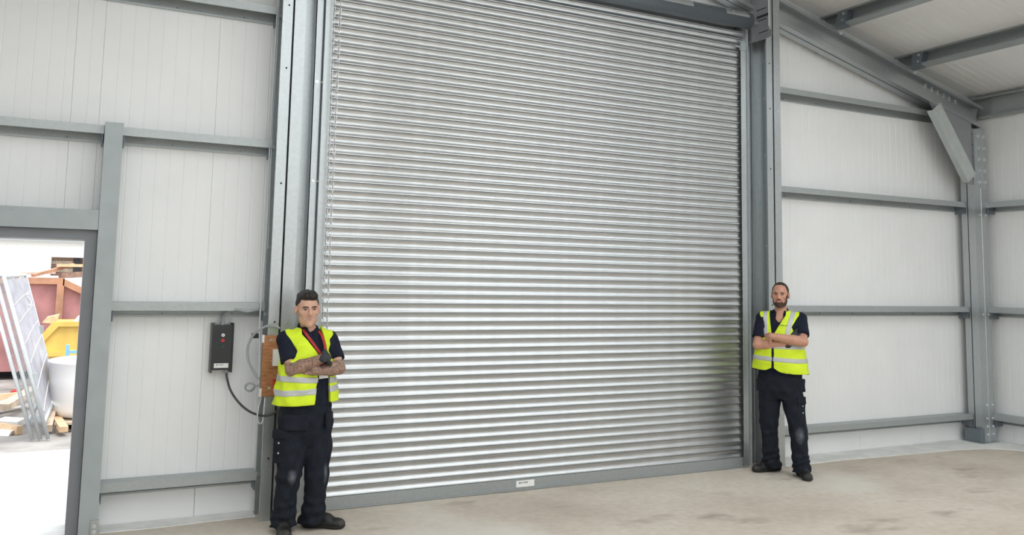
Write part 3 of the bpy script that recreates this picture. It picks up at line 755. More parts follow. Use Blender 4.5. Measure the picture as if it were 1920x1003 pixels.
def person(label, J, S, F, P):
    S = np.array(S); F = np.array(F); U = np.array((0, 0, 1.)); J = {k: np.array(v) for k, v in J.items()}
    root = empty('person', (J['pelvis'][0], J['pelvis'][1], 0)); tag(root, label, 'person')
    sc = P['sc']
    def cen(z):
        t = (z-J['pelvis'][2])/(J['neck'][2]-J['pelvis'][2]); return J['pelvis']+(J['neck']-J['pelvis'])*t
    def pt(s, d, z): c = cen(z); return np.array((c[0]+s*S[0]+d*F[0], c[1]+s*S[1]+d*F[1], z))
    def st(z, rs, rd, s=0, d=0): p = pt(s, d, z); return (p[0], p[1], z, rs, rd)
    zn, zs = J['neck'][2], (J['shA'][2]+J['shB'][2])/2
    # ---- head frame
    tilt = P.get('tilt', 0.); HU = nrm(U*math.cos(tilt)+S*math.sin(tilt)); pitch = P.get('pitch', .0)
    HF = nrm(F-S*P.get('hyaw', 0.)+U*pitch); HS = nrm(np.cross(HF, HU))
    HS = HS if HS@S > 0 else -HS; HU = np.cross(HS, HF); HU = HU if HU[2] > 0 else -HU
    hc = J['head']; HM = np.array([HS, HF, HU]); q = P.get('hs', 1.)
    H = lambda s, d, u: hc+q*(HS*s+HF*d+HU*u)
    def head(f, extra=0., ears=True):
        f.add(ell(H(0, -.014, .034), q*np.array((.076, .096, .088)), HM), .01, extra)
        f.add(ell(H(0, .020, -.030), q*np.array((.062, .072, .085)), HM), .03, extra)
        f.add(ell(H(0, .030, -.078), q*np.array((P['jaw'], .052, .040)), HM), .025, extra)
        f.add(ell(H(0, .070, -.104), q*np.array((.022, .018, .018)), HM), .02, extra)
        for s in (-1, 1):
            f.add(ell(H(s*.043, .054, -.018), q*np.array((.024, .026, .022)), HM), .02, extra)
            f.add(ell(H(s*.040, .012, -.070), q*np.array((.017, .03, .025)), HM), .03, extra)
        f.add(cap(H(-.034, .082, .021), H(.034, .082, .021), .011*q), .016, extra)
        return f
    lo = np.minimum.reduce(list(J.values()))-.17; hi = np.maximum.reduce(list(J.values()))+.17
    lo[2] = -.02; hi[2] = J['head'][2]+.16*q
    b = Field(lo, hi, .0048)
    head(b)
    b.add(cap(H(0, .090, .016), H(0, .110, -.027), .0085*q, .0120*q), .012)
    for s in (-1, 1):
        b.add(ell(H(s*.013, .099, -.031), q*np.array((.009, .010, .008)), HM), .006)
        b.sub(ell(H(s*.031, .099, .005), q*np.array((.017, .014, .011)), HM), .012)
        b.add(ell(H(s*.080, -.008, -.004), q*np.array((.010, .021, .033)), HM), .006)
        b.sub(ell(H(s*.088, .000, -.002), q*np.array((.006, .010, .018)), HM), .004)
    b.add(ell(H(0, .076, -.060), q*np.array((.026, .012, .018)), HM), .012)
    for s in (-1, 1): b.sub(cap(H(0, .0945, -.0605), H(s*.026, .084, -.0545), .0030*q), .003)
    b.add(cap(H(0, -.018, -.075), J['neck']-F*.012+U*.0, .047*sc, .055*sc), .025)
    b.add(cap(J['neck']-U*.03-F*.01, J['shA']+U*.015, .05, .042), .04); b.add(cap(J['neck']-U*.03-F*.01, J['shB']+U*.015, .05, .042), .04)
    b.add(loft([st(zs-.06, .14, .085), st(zs-.2, .145, .095), st(J['belly'][2], .125, .09), st(J['pelvis'][2], .14, .095), st(J['pelvis'][2]-.1, .13, .09)], S, F), .05)
    if P.get('beard'): b.add(ell(pt(0, .012, zs-.03), (.11, .088, .11), [S, F, U]), .03)
    for k in 'AB':
        b.add(cap(J['sh'+k], J['el'+k], .048*sc, .041*sc), .02)
        e, w = J['el'+k], J['wr'+k]; mid = e+(w-e)*.3
        b.add(cap(e, mid, P['fa']*.95, P['fa']), .02); b.add(cap(mid, w, P['fa'], P['fa']*.66), .02)
        b.add(cap(J['hip'+k], J['kn'+k], .065, .048), .03); b.add(cap(J['kn'+k], J['an'+k], .046, .033), .02)
        b.add(cap(J['an'+k]-U*.03, J['an'+k]-U*.035+P['foot'+k]*.13, .03, .026), .02)
    hA = hand_prims(J['wrA']+nrm(J['haA']-J['wrA'])*.01, J['haA']-J['wrA'], F+U*.3, P['thA'], .42, .98*sc)
    hB = hand_prims(J['wrB'], J['haB']-J['wrB'], F+U*.2, P['thB'], .35, .95*sc)
    for p in hA+hB: b.add(p, .004)
    fa = [(J['elA'], J['wrA']), (J['elB'], J['wrB'])]
    def mf(c):
        r = np.zeros(len(c), int)
        for a, w in fa:
            ab = w-a; t = np.clip(((c-a)@ab)/(ab@ab), -.4, .97); d = np.linalg.norm(c-a-t[:, None]*ab, axis=1); r[(d < .062)] = 1
        return r
    if P.get('tattoo'): b.obj('body', P['skin'], root, mf, [P['skin'], M_TATT])
    else: b.obj('body', P['skin'], root)
    g = Field(J['haA']-.16, J['haA']+.16, .004)
    for p in hA: g.add(p, .004, .0028)
    g.add(cap(J['wrA']-nrm(J['haA']-J['wrA'])*.015, J['wrA']+nrm(J['haA']-J['wrA'])*.03, .031*sc, .031*sc), .006)
    g.obj('glove', M_GLOVE, root)
    # ---- face details
    for s in (-1, 1):
        e = Field(H(s*.031, .083, .005)-.02, H(s*.031, .083, .005)+.02, .0022)
        e.add(ell(H(s*.031, .0815, .004), q*np.array((.0120, .009, .0042)), HM), 0); eo = e.obj('eye', M_EYE, root)
        e = Field(H(s*.031, .09, .005)-.012, H(s*.031, .09, .005)+.012, .0016)
        e.add(ell(H(s*.031-P.get('gaze', 0.), .0885, .0045), q*np.array((.0082, .003, .0050)), HM), 0); e.obj('iris', M_IRIS, eo, None).location = (0, 0, 0)  # iris oversized so the eye reads dark, as if shaded by the brow
        e = Field(H(s*.031, .093, .024)-.035, H(s*.031, .093, .024)+.035, .0026)
        e.add(cap(H(s*.013, .0955, .0195), H(s*.034, .0940, .0225), .0038*q, .0042*q), .004); e.add(cap(H(s*.034, .0940, .0225), H(s*.050, .0835, .0175), .0042*q, .0030*q), .004)
        e.obj('eyebrow', P['hairm'], root)
    e = Field(H(0, .09, -.06)-.035, H(0, .09, -.06)+.035, .0018)
    for k in (-1, 1):
        e.add(cap(H(0, .0935, -.0560), H(k*.025, .0845, -.0525), .0042*q, .0022*q), .003); e.add(cap(H(0, .0920, -.0665), H(k*.023, .0840, -.0560), .0052*q, .0022*q), .003)
    lips = e.obj('lips', M_LIP, root)
    e = Field(H(0, .09, -.06)-.03, H(0, .09, -.06)+.03, .0016)
    for k in (-1, 1): e.add(cap(H(0, .0935, -.0610), H(k*.019, .0875, -.0560), .0034*q, .0024*q), .002)
    e.obj('teeth', M_TOOTH if P.get('teeth') else M_LIP, root)
    # ---- hair / beard
    R3 = lambda x, y, z: [(x-hc[0])*HM[i][0]+(y-hc[1])*HM[i][1]+(z-hc[2])*HM[i][2] for i in range(3)]
    h = Field(hc-.15, hc+.17, .0035)
    if P['hair'] == 'quiff':
        head(h, .004)
        def line(x, y, z):
            s, d, u = [v/q for v in R3(x, y, z)]
            hl = np.where(d > -.01, .008+.78*(d+.01), .008+1.0*(d+.01)); hl = np.where(d > .045, np.maximum(hl, .070), hl)
            return (np.maximum(hl, -.062)-u)*.8
        h.cut(line)
        h.add(ell(H(.004, .022, .094), q*np.array((.062, .070, .034)), HM), .02); h.add(ell(H(.012, .052, .092), q*np.array((.048, .034, .026)), HM), .02)
        h.add(ell(H(0, -.03, .098), q*np.array((.06, .06, .026)), HM), .03)
        h.warp(lambda x, y, z: .0022*np.sin(160*((x-hc[0])*HS[0]+(y-hc[1])*HS[1])+40*(z-hc[2]))*np.clip((z-hc[2]-.05)/.05, 0, 1))
    else:
        head(h, .0035)
        def line(x, y, z):
            s, d, u = [v/q for v in R3(x, y, z)]
            hl = np.where(d > -.01, .005+.95*(d+.01), .005+1.0*(d+.01))
            hl = hl+np.clip(.05-np.abs(np.abs(s)-.045)*2.2, 0, .05)*np.clip((d-.0)/.04, 0, 1)
            hl = np.where(d > .045, np.maximum(hl, .097+.0*s), hl)
            side = np.where((np.abs(s) > .062) & (d > -.01) & (d < .022), -.03, 9)
            return np.minimum((np.maximum(hl, -.07)-u)*.8, np.maximum(side-u, u-.05))
        h.cut(line)
    h.obj('hair', P['hairm'], root)
    if P.get('beard'):
        h = Field(hc-.15, hc+.13, .003); head(h, .0028)
        def reg(x, y, z):
            s, d, u = [v/q for v in R3(x, y, z)]
            top = np.interp(np.abs(s), [0, .012, .026, .036, .048, .057, .064, .072], [-.040, -.040, -.052, -.075, -.072, -.050, -.015, .01])
            o = np.maximum(u-top, -.02-d)*.8
            mouth = .0095-np.sqrt((np.clip(np.abs(s)-.014, 0, 1))**2+(u+.060)**2)
            return np.maximum(o, np.where(d > .05, mouth, -1))
        h.cut(reg); h.obj('beard', M_BEARD, root)
    # ---- shirt
    wn = wr_noise(P['seed'], .004, 38.)
    TS = P['torso']
    def torso(g=0., gd=0., z0=None, z1=None, flare=0.):
        L = []
        for dz, rs, rd, d in TS:
            if (z0 is None or dz >= z0-1e-6) and (z1 is None or dz <= z1+1e-6): L.append((dz, rs+g, rd+gd, d))
        zz = [a[0] for a in L]
        full = sorted(TS); fz = [a[0] for a in full]
        for zc in (z0, z1):
            if zc is not None and not any(abs(zc-a) < 1e-4 for a in zz):
                L.append((zc, np.interp(zc, fz, [a[1] for a in full])+g, np.interp(zc, fz, [a[2] for a in full])+gd, np.interp(zc, fz, [a[3] for a in full])))
        out = []
        for a in L:
            fl = flare*np.clip((TS[-1][0]*0+zs-.12-a[0])/.35, 0, 1)
            out.append(st(a[0], a[1]+fl, a[2]+fl*.5, 0, a[3]))
        return loft(out, S, F, 2.25)
    lo2 = np.minimum(J['shA'], J['shB'])-.2; hi2 = np.maximum(J['shA'], J['shB'])+.2; lo2[2] = P['hem']-.04; hi2[2] = zn+.06
    sh = Field(np.minimum(lo2, cen(zs)-.34), np.maximum(hi2, cen(zs)+.34), .006) if False else Field((min(lo2[0], J['elA'][0]-.1, J['elB'][0]-.1), min(lo2[1], J['elA'][1]-.1, J['elB'][1]-.1), lo2[2]), (max(hi2[0], J['elA'][0]+.1), max(hi2[1], J['elB'][1]+.1), hi2[2]), .0055)
    sh.add(torso(z0=P['hem']), .02)
    for k in 'AB':
        a = J['sh'+k]; e = J['el'+k]; m = a+(e-a)*P['slv']
        sv = sh.copy(); sv.D[:] = .2
        sv.add(cap(a, a+(e-a)*1.0, .063*sc, .064*sc), 0)
        dn = nrm(e-a); sv.cut(lambda x, y, z: (x-m[0])*dn[0]+(y-m[1])*dn[1]+(z-m[2])*dn[2])
        n_ = min(sv.D.size, sh.D.size); aa = sh.D; dd = sv.D; kk = .03
        hh = np.clip(.5+.5*(aa-dd)/kk, 0, 1); sh.D = aa+(dd-aa)*hh-kk*hh*(1-hh)
    for k in 'AB': sh.add(cap(J['neck']-U*.045-F*.012, J['sh'+k]+U*.012, .048, .055), .03)
    sh.warp(wn)
    vz = P['vneck']
    pv = pt(0, .09, zn-.02)
    if P.get('beard'): sh.sub(cap(pt(0, .085, zn+.02), pt(0, .128, vz), .048, .012), .006)
    sh.sub(cap(J['neck']-F*.0-U*.02, J['neck']+U*.1+F*.01, .058*sc, .058*sc), .004)
    so = sh.obj('polo_shirt', M_NAVY, root)
    c = Field(J['neck']-.13, J['neck']+.13, .004)
    for s in (-1, 1):
        pts = [J['neck']-F*.066*sc+U*.038, J['neck']+S*s*.048*sc-F*.045*sc+U*.034, J['neck']+S*s*.060*sc-F*.0+U*.018, J['neck']+S*s*.046*sc+F*.042*sc-U*.010, J['neck']+S*s*P.get('col', .014)+F*(.072*sc)-U*.035-U*P.get('cold', 0.)]
        for a, e in zip(pts[:-1], pts[1:]): c.add(cap(a, e, .011, .011), .008); c.add(cap(a-U*.018+(a-J['neck'])*.12, e-U*.018+(e-J['neck'])*.12, .009, .009), .012)
    co = c.obj('collar', M_NAVY, so); co.location = (0, 0, 0)
    # ---- hi-vis vest
    v = Field((sh.lo[0]-.05, sh.lo[1]-.05, P['vhem'][0]-.05), (sh.lo[0]+sh.n[0]*sh.h+.05, sh.lo[1]+sh.n[1]*sh.h+.05, zn+.06), .0055)
    v.add(torso(.020, .020, z0=P['vhem'][0]-.03, flare=P['flare']), 0)
    for k in 'AB': v.add(cap(J['neck']-U*.045-F*.012, J['sh'+k]+U*.012, .048, .055), .03, .016)
    BC = lambda x, y, z: ((x-cen0[0])*S[0]+(y-cen0[1])*S[1], (x-cen0[0])*F[0]+(y-cen0[1])*F[1])
    cen0 = cen(zs-.15)
    v.warp(wr_noise(P['seed']+5, P['vwr'], 24.))
    def vcut(x, y, z):
        s, d = BC(x, y, z); s = s-P.get('vsh', 0.)*np.clip((zs-z)/.4, 0, 1)
        o = np.full(np.broadcast(x, y, z).shape, -1., np.float32)
        hem = P['vhem'][0]+(P['vhem'][1]-P['vhem'][0])*np.clip((s+.2)/.4, 0, 1)+P.get('hemdip', 0)*np.exp(-((s-P['zip'])/.05)**2)*(d > 0)
        o = np.maximum(o, hem-z)
        armp = zs-.155; lim = P['strap']
        lz = np.interp(np.asarray(z, float), [armp, armp+.035, armp+.09, zs+.01, zs+.05], [lim+.09, lim-.015, lim-.04, lim-.005, lim+.02]); o = np.maximum(o, np.where(z > armp, np.abs(s)-lz, -1))
        # neck and front opening
        zv = P['vopen']; t = np.clip((z-zv)/(zs+.05-zv), 0, 1)
        wleft = np.interp(t, [0, 1], [P['ow'][0], P['ow'][2]]); wright = np.interp(t, [0, 1], [P['ow'][1], P['ow'][3]])
        if P['open'] or True:
            tl = np.clip((zv-z)/(zv-P['vhem'][0]), 0, 1)
            below = z < zv
            l = np.where(below, P['ow'][0]+(P['ob'][0]-P['ow'][0])*tl, wleft); r = np.where(below, P['ow'][1]+(P['ob'][1]-P['ow'][1])*tl, wright)
            inside = np.minimum(s-l, r-s); o = np.maximum(o, np.where(d > .0, inside, -1))
        o = np.maximum(o, np.where(d <= .0, (z-(zs+.055)), -1))
        return o
    pre = v.copy() if P.get('piping') else None
    v.cut(vcut)
    if pre is not None: pre.D = pre.D-.0015; pre.cut(lambda x, y, z: np.abs(vcut(x, y, z))-.0055)
    vo = v.obj('hi_vis_vest', M_HIVIS, root)
    if pre is not None: pre.obj('piping', M_NAVY, vo).location = (0, 0, 0)
    for (zc0, zc1, hw) in P['bands']:
        bd = v.copy(); bd.D = bd.D-.003
        def bcut(x, y, z):
            s, d = BC(x, y, z); zm = zc0+(zc1-zc0)*np.clip((s+.2)/.4, 0, 1); return np.abs(z-zm)-hw
        bd.cut(bcut); bd.obj('reflective_band', M_REFL, vo).location = (0, 0, 0)
    for (s0, s1, hw) in P.get('vbands', ()):
        bd = v.copy(); bd.D = bd.D-.003
        def bcut2(x, y, z):
            s, d = BC(x, y, z); sm = s0+(s1-s0)*np.clip((z-(zs-.12))/.18, 0, 1); return np.maximum(np.abs(s-sm)-hw, (zs-.16)-z)
        bd.cut(bcut2); bd.obj('reflective_band', M_REFL, vo).location = (0, 0, 0)
    # ---- trousers
    lo3 = np.minimum.reduce([J[k] for k in ('hipA', 'hipB', 'knA', 'knB', 'hemA', 'hemB')])-.24; hi3 = np.maximum.reduce([J[k] for k in ('hipA', 'hipB', 'knA', 'knB', 'hemA', 'hemB')])+.24
    lo3[2] = .0; hi3[2] = P['belt']+.03
    tr = Field(lo3, hi3, .006)
    bz = P['belt']; hz = J['pelvis'][2]
    tr.add(loft([st(bz, *P['wst']), st(hz, *P['hipr']), st(P['crotch']+.10, P['hipr'][0]*.97, P['hipr'][1]*.95), st(P['crotch']+.015, P['hipr'][0]*.80, P['hipr'][1]*.7)], S, F, 2.5), .02)
    for k in 'AB':
        L = []
        zt = J['hip'+k][2]; zk = J['kn'+k][2]; zh = .045
        for z, r0, r1 in ((zt+.02, .095, .115), ((zt+zk)/2, P['thr'], P['thr']), (zk, P['knr'], P['knr']+.004), (.24, P['knr']-.004, P['knr']+.004), (.12, P['hmr']-.002, P['hmr']+.008), (zh, P['hmr']+.004, P['hmr']+.016)):
            if z > zk: t = (z-zk)/(J['hip'+k][2]-zk); c = J['kn'+k]+(J['hip'+k]-J['kn'+k])*t
            else: t = (z-J['hem'+k][2])/(zk-J['hem'+k][2]); c = J['hem'+k]+(J['kn'+k]-J['hem'+k])*t
            L.append((c[0], c[1], z, r0, r1))
        tr.add(loft(L, S, F, 2.2), .025)
    tr.warp(wr_noise(P['seed']+9, .006, 30.))
    fo = wr_noise(P['seed']+11, 1., 18.)
    tr.warp(lambda x, y, z: 0.0065*np.sin(z*85+1.6*fo(x, y, z)*2)*np.clip((.30-z)/.2, 0, 1)+.004*np.sin(z*60+3*fo(x, y, z))*np.clip(1-np.abs(z-zk0)/.12, 0, 1) if (zk0 := J['knA'][2]) else 0)
    to = tr.obj('trousers', M_TRR if P.get('beard') else M_TRL, root)
    for nm, c0, N, hw, hh, th in P['pockets']:
        N = nrm(N[0]*S+N[1]*F); Wd = np.cross(U, N); cpt = np.array(c0)
        f = Field(cpt-.2, cpt+.2, .005); f.add(boxp(cpt, (hw, th, hh), [Wd, N, U], .012), 0)
        if nm == 'cargo_pocket': f.add(boxp(cpt+U*(hh-.03)+N*.008, (hw+.004, th, .035), [Wd, N, U], .01), .002)
        f.warp(wr_noise(3, .004, 40.)); po = f.obj(nm, M_TROUS, to); po.location = (0, 0, 0)
        if nm == 'cargo_pocket':
            for dz in (.25, -.35):
                w0 = cpt+N*(th+.010)+U*hh*dz+Wd*.0; x = MB(); x.tube([w0, w0+N*.006], .007, 8); x.obj('stud', M_BOLT, to, loc=(0, 0, 0))
    # ---- boots
    for k in 'AB':
        d = nrm(P['foot'+k]); w = np.array((-d[1], d[0], 0)); a = J['an'+k].copy(); a[2] = 0
        f = Field(a-np.array((.27, .27, .01)), a+np.array((.27, .27, .2)), .005)
        f.add(cap(a-d*.045+U*.045, a+d*.11+U*.048, .044, .046), .02); f.add(ell(a+d*.165+U*.036, (.068, .049, .040), [d, w, U]), .02)
        f.add(cap(a-d*.02+U*.06, a-d*.015+U*.15, .050, .052), .03); f.add(cap(a+d*.02+U*.10, a+d*.10+U*.07, .032, .034), .02)
        s_ = f.copy()
        f.cut(lambda x, y, z: .018-z+0*x+0*y); bo = f.obj('boot', M_BOOT, root)
        s_.D = s_.D-.006; s_.cut(lambda x, y, z: np.maximum(z-.026, .002-z)+0*x+0*y); s_.obj('sole', M_SOLE, bo).location = (0, 0, 0)
        tcap = f.copy(); tcap.D = tcap.D-.0015; tcap.cut(lambda x, y, z: -((x-a[0])*d[0]+(y-a[1])*d[1])+.198+0*z); tcap.obj('toe_cap', M_TOE, bo).location = (0, 0, 0)
        for i in range(3):
            c = a+d*(.045+.028*i)+U*(.128-.016*i)
            MB().tube([c-w*.026-U*.01, c-w*.012+U*.004, c+w*.012+U*.004, c+w*.026-U*.01], .0035, 6).obj('lace', M_CABLEG if i == 0 else M_BLACK, bo, loc=(0, 0, 0))
    return root, dict(pt=pt, S=S, F=F, U=U, zs=zs, to=to, so=so, vo=vo)

LJ = dict(head=(1.528, 6.247, 1.561), neck=(1.548, 6.283, 1.411), shA=(1.392, 6.282, 1.335), shB=(1.714, 6.313, 1.33),
    belly=(1.561, 6.29, .965), elA=(1.417, 6.176, 1.138), elB=(1.757, 6.180, 1.139), wrA=(1.606, 6.028, 1.229), haA=(1.668, 6.150, 1.250),
    wrB=(1.560, 6.075, 1.137), haB=(1.475, 6.145, 1.150), pelvis=(1.557, 6.291, .795), hipA=(1.473, 6.280, .745), hipB=(1.645, 6.299, .735),
    knA=(1.446, 6.262, .384), knB=(1.650, 6.272, .367), hemA=(1.432, 6.30, .06), hemB=(1.640, 6.315, .06), anA=(1.432, 6.30, .09), anB=(1.655, 6.332, .09))
LP = dict(sc=1.0, pitch=-.05, hs=1.04, jaw=.043, hyaw=.17, fa=.046, skin=M_SKINL, tattoo=True, teeth=True, hair='quiff', hairm=M_HAIRL, seed=3, tilt=-.05,
    torso=[(.84, .185, .130, 0), (.965, .180, .135, .005), (1.10, .178, .132, .008), (1.23, .182, .128, .005), (1.31, .172, .108, 0), (1.36, .135, .088, -.005), (1.395, .095, .075, -.008), (1.43, .070, .066, -.006)],
    hem=.84, vneck=1.385, slv=.70, vhem=(.885, .905), flare=.036, vwr=.008, strap=.155, vopen=1.235, ow=(.035, .105, -.075, .085), ob=(.005, .135), zip=.05, open=True, hemdip=0., vsh=0.,
    bands=((.975, 1.0, .021), (1.075, 1.055, .021)),
    belt=.875, wst=(.180, .132), hipr=(.192, .140), crotch=.585, thr=.108, knr=.080, hmr=.082,
    footA=np.array((-.16, -.98, 0)), footB=np.array((.846, -.53, 0)), thA=1, thB=1,
    pockets=[('cargo_pocket', (1.378, 6.228, .605), (-.75, .65), .052, .115, .020), ('holster_pocket', (1.455, 6.140, .775), (-.45, .9), .085, .055, .010), ('holster_pocket', (1.700, 6.185, .775), (.75, .65), .06, .06, .010)])
rootL, KL = person('young man with tattooed forearms and open yellow vest, arms folded, by the control box', LJ, (.9937, .1121, 0), (.1121, -.9937, 0), LP)
RJ = dict(head=(6.150, 6.318, 1.706), neck=(6.173, 6.338, 1.535), shA=(6.048, 6.452, 1.463), shB=(6.303, 6.217, 1.468),
    belly=(6.158, 6.352, 1.053), elA=(5.935, 6.405, 1.226), elB=(6.187, 6.067, 1.271), wrB=(5.958, 6.246, 1.317), haB=(5.988, 6.392, 1.277),
    wrA=(6.108, 6.171, 1.245), haA=(6.175, 6.107, 1.364), pelvis=(6.160, 6.350, .89), hipA=(6.095, 6.420, .84), hipB=(6.232, 6.280, .845),
    knA=(6.105, 6.440, .413), knB=(6.228, 6.186, .409), hemA=(6.165, 6.478, .06), hemB=(6.262, 6.185, .06), anA=(6.195, 6.492, .09), anB=(6.285, 6.205, .09))
RP = dict(sc=1.05, piping=True, col=.044, hs=1.0, jaw=.044, fa=.046, skin=M_SKINR, hair='short', hairm=M_HAIRR, beard=True, seed=21, tilt=.02,
    torso=[(.925, .205, .140, 0), (1.05, .200, .145, .01), (1.20, .196, .140, .012), (1.34, .200, .135, .006), (1.43, .190, .115, 0), (1.485, .145, .092, -.005), (1.52, .10, .080, -.008), (1.555, .074, .070, -.006)],
    hem=.915, vneck=1.42, slv=.74, vhem=(.99, .955), flare=.042, vwr=.005, strap=.165, vopen=1.335, ow=(-.055, -.041, -.085, .060), ob=(-.056, -.042), zip=-.05, open=False, hemdip=.035, vsh=0.,
    bands=((1.105, 1.085, .0215), (1.215, 1.215, .0215)), vbands=((-.115, -.13, .021), (.085, .125, .023)),
    belt=.955, wst=(.195, .142), hipr=(.205, .148), crotch=.70, thr=.100, knr=.080, hmr=.084,
    footA=np.array((-.99, .13, 0)), footB=np.array((-.50, -.866, 0)), thA=-1, thB=-1,
    pockets=[('cargo_pocket', (6.232, 6.160, .640), (.8, .6), .050, .105, .018), ('holster_pocket', (6.220, 6.160, .855), (.55, .85), .060, .060, .012), ('holster_pocket', (5.975, 6.410, .845), (-.55, .85), .050, .060, .012)])
rootR, KR = person('bearded man with short hair and zipped yellow vest, arms folded, right of the shutter', RJ, (.6151, -.7884, 0), (-.7884, -.6151, 0), RP)
# lanyard and badge on the tattooed man
def ribbon(K, pts, w, t, name, m, parent, loc=None):
    mb = MB(); P = [K['pt'](*p) for p in pts]; L = []
    for i, p in enumerate(P):
        tg = nrm(P[min(i+1, len(P)-1)]-P[max(i-1, 0)]); sd = nrm(np.cross(tg, K['F'])); L.append((p-sd*w, p+sd*w))
    V = []; F_ = []
    for a, b in L: V += [a, b, a+K['F']*t, b+K['F']*t]
    for i in range(len(L)-1):
        a = 4*i; b = a+4; F_ += [(a, a+1, b+1, b), (a+2, b+2, b+3, a+3), (a, b, b+2, a+2), (a+1, a+3, b+3, b+1)]
    mb.add(V, F_); return mb.obj(name, m, parent, loc=loc)
lan = ribbon(KL, [(-.058, .05, 1.415), (-.05, .085, 1.39), (-.02, .118, 1.34), (.02, .140, 1.28), (.055, .150, 1.23), (.06, .152, 1.12)], .009, .003, 'lanyard', M_LANY, rootL)
ribbon(KL, [(.06, .05, 1.405), (.068, .09, 1.375), (.075, .125, 1.33), (.078, .140, 1.29), (.066, .151, 1.23)], .009, .003, 'strap', M_LANY, lan, (0, 0, 0))
bd = ribbon(KL, [(.065, .152, 1.12), (.068, .152, 1.075)], .034, .003, 'badge', M_WHITE, lan, (0, 0, 0))


pr = MB(); rn = random.Random(5)
for k in range(11):
    if k == 7: continue
    a = KR['pt'](.012+.0065*k, .1455, 1.416+.002*rn.random()-.0004*k); h = .010 if k in (0, 4, 8) else .006
    pr.prism([a, a+KR['S']*.0042, a+KR['S']*.0042+KR['U']*h, a+KR['U']*h], KR['F']*.004)
pr.obj('chest_print', M_INK, KR['vo'], loc=(0, 0, 0))


# ------------------------------------------------------------------ the yard seen through the open doorway
M_BLDG = mat('white_render', (.84, .83, .80), .8, 0, noise=.03)
M_RUST = mat('faded_red_paint', (.36, .165, .168), .7, 0, noise=.25, nscale=3)
M_RUSTF = mat('orange_brown_rail', (.38, .20, .125), .7, 0, noise=.25, nscale=5)
M_YEL = mat('skip_yellow', (.66, .44, .10), .55, 0, noise=.15, nscale=4)
M_TANK = mat('white_tank', (.86, .86, .85), .4)
M_TUBE = galv('fence_tube', (.50, .53, .55), .5, .5)
M_NET = mat('grey_netting', (.40, .40, .45), .7, 0, noise=.2, nscale=6, alpha=.6)
M_PINE = mat('pale_timber', (.62, .43, .27), .75, 0, noise=.2, nscale=12)
M_OLDW = mat('weathered_timber', (.50, .40, .31), .8, 0, noise=.25, nscale=10)
M_BRICK = mat('brown_brick', (.26, .17, .13), .85, 0, noise=.3, nscale=14)
M_BLUE = mat('blue_paint', (.22, .48, .74), .5)
M_PAPER = mat('white_litter', (.8, .8, .78), .8)
struct(MB().box(-14, 22, 7.06, 10.12, -.22, -.012).obj('apron', M_APRON)); bpy.data.objects['apron']['label'] = 'pale apron outside the open doorway'
struct(MB().box(-60, 70, 10.12, 80, -.25, -.02).obj('yard_ground', M_YARD))
struct(MB().box(-60, 70, -70, YB-.1, -.25, -.02).obj('rear_ground', M_APRON))
struct(MB().box(-60, XL-.11, YB-.1, 7.06, -.25, -.02).obj('side_ground', M_YARD)); struct(MB().box(XS+.11, 70, YB-.1, 7.06, -.25, -.02).obj('side_ground', M_YARD))
# far white building
wbld = empty('building', (-.5, 40, 0)); tag(wbld, 'long white building with corrugated roof edge beyond the yard', 'building')
mb = MB(); OX0, OX1, OZ0, OZ1 = -.82, .42, 1.70, 2.46
mb.box(-9, OX0, 40, 40.3, -.02, 3.14); mb.box(OX1, 14, 40, 40.3, -.02, 3.14); mb.box(OX0, OX1, 40, 40.3, -.02, OZ0); mb.box(OX0, OX1, 40, 40.3, OZ1, 3.14); mb.obj('wall', M_BLDG, wbld)
rec = MB().box(OX0-.05, OX1+.05, 40.7, 40.8, OZ0-.1, OZ1+.1).obj('recess_wall', M_BRICK, wbld)
for k in range(5): MB().box(OX0-.02, .0, 40.66, 40.70, OZ0+.16*k, OZ0+.16*k+.145).obj('board', M_OLDW if k % 2 else M_BRICK, wbld)
MB().box(.02, .26, 40.55, 40.66, OZ0, OZ1).obj('dark_post', M_BLACK, wbld)
V = []; F_ = []; xs = np.arange(-9.2, 14.2, .09); n = len(xs)
for i, x in enumerate(xs):
    h = .05 if (i // 2) % 2 else 0
    V += [(x, 39.7, 3.15+h), (x, 46, 4.6+h)]
for i in range(n-1): F_.append((2*i, 2*i+2, 2*i+3, 2*i+1))
link('roof_sheet', mesh('roof_sheet', V, F_), M_BLDG, wbld)
MB().box(-9.2, 14.2, 39.68, 39.75, 3.08, 3.15).obj('gutter', M_STEELD, wbld)
# red container with loose timber on top
ctn = empty('waste_container', (-.5, 17, 0)); tag(ctn, 'faded red steel waste container with orange-brown rails and a sloping end', 'container')
poly = [(-3.4, 17, .12), (1.2, 17, .12), (1.2, 17, .95), (-.17, 17, 1.60), (-3.4, 17, 1.66)]
MB().prism(poly, (0, 2.2, 0)).obj('body', M_RUST, ctn)
MB().box(-3.45, -.12, 16.93, 17.0, 1.60, 1.71).obj('top_rail', M_RUSTF, ctn)
MB().prism([(-.14, 16.93, 1.58), (1.25, 16.93, .90), (1.25, 16.93, 1.02), (-.14, 16.93, 1.70)], (0, .07, 0)).obj('sloping_rail', M_RUSTF, ctn)
for x in (-.23, -1.5, -2.8): MB().box(x, x+.11, 16.93, 17.0, .12, 1.6).obj('post', M_RUSTF, ctn)
for x in (-3, 0.2): MB().box(x, x+.6, 17.2, 19, -.02, .12).obj('skid', M_BLACK, ctn)
def plank(name, a, b, w, h, m, label, group=None, cat='timber'):
    a = np.array(a, float); b = np.array(b, float); d = nrm(b-a); s = nrm(np.cross(d, (0, 0, 1))); u = np.cross(s, d)
    o = MB().prism([a-s*w/2-u*h/2, a+s*w/2-u*h/2, a+s*w/2+u*h/2, a-s*w/2+u*h/2], b-a).obj(name, m); tag(o, label, cat, group); return o
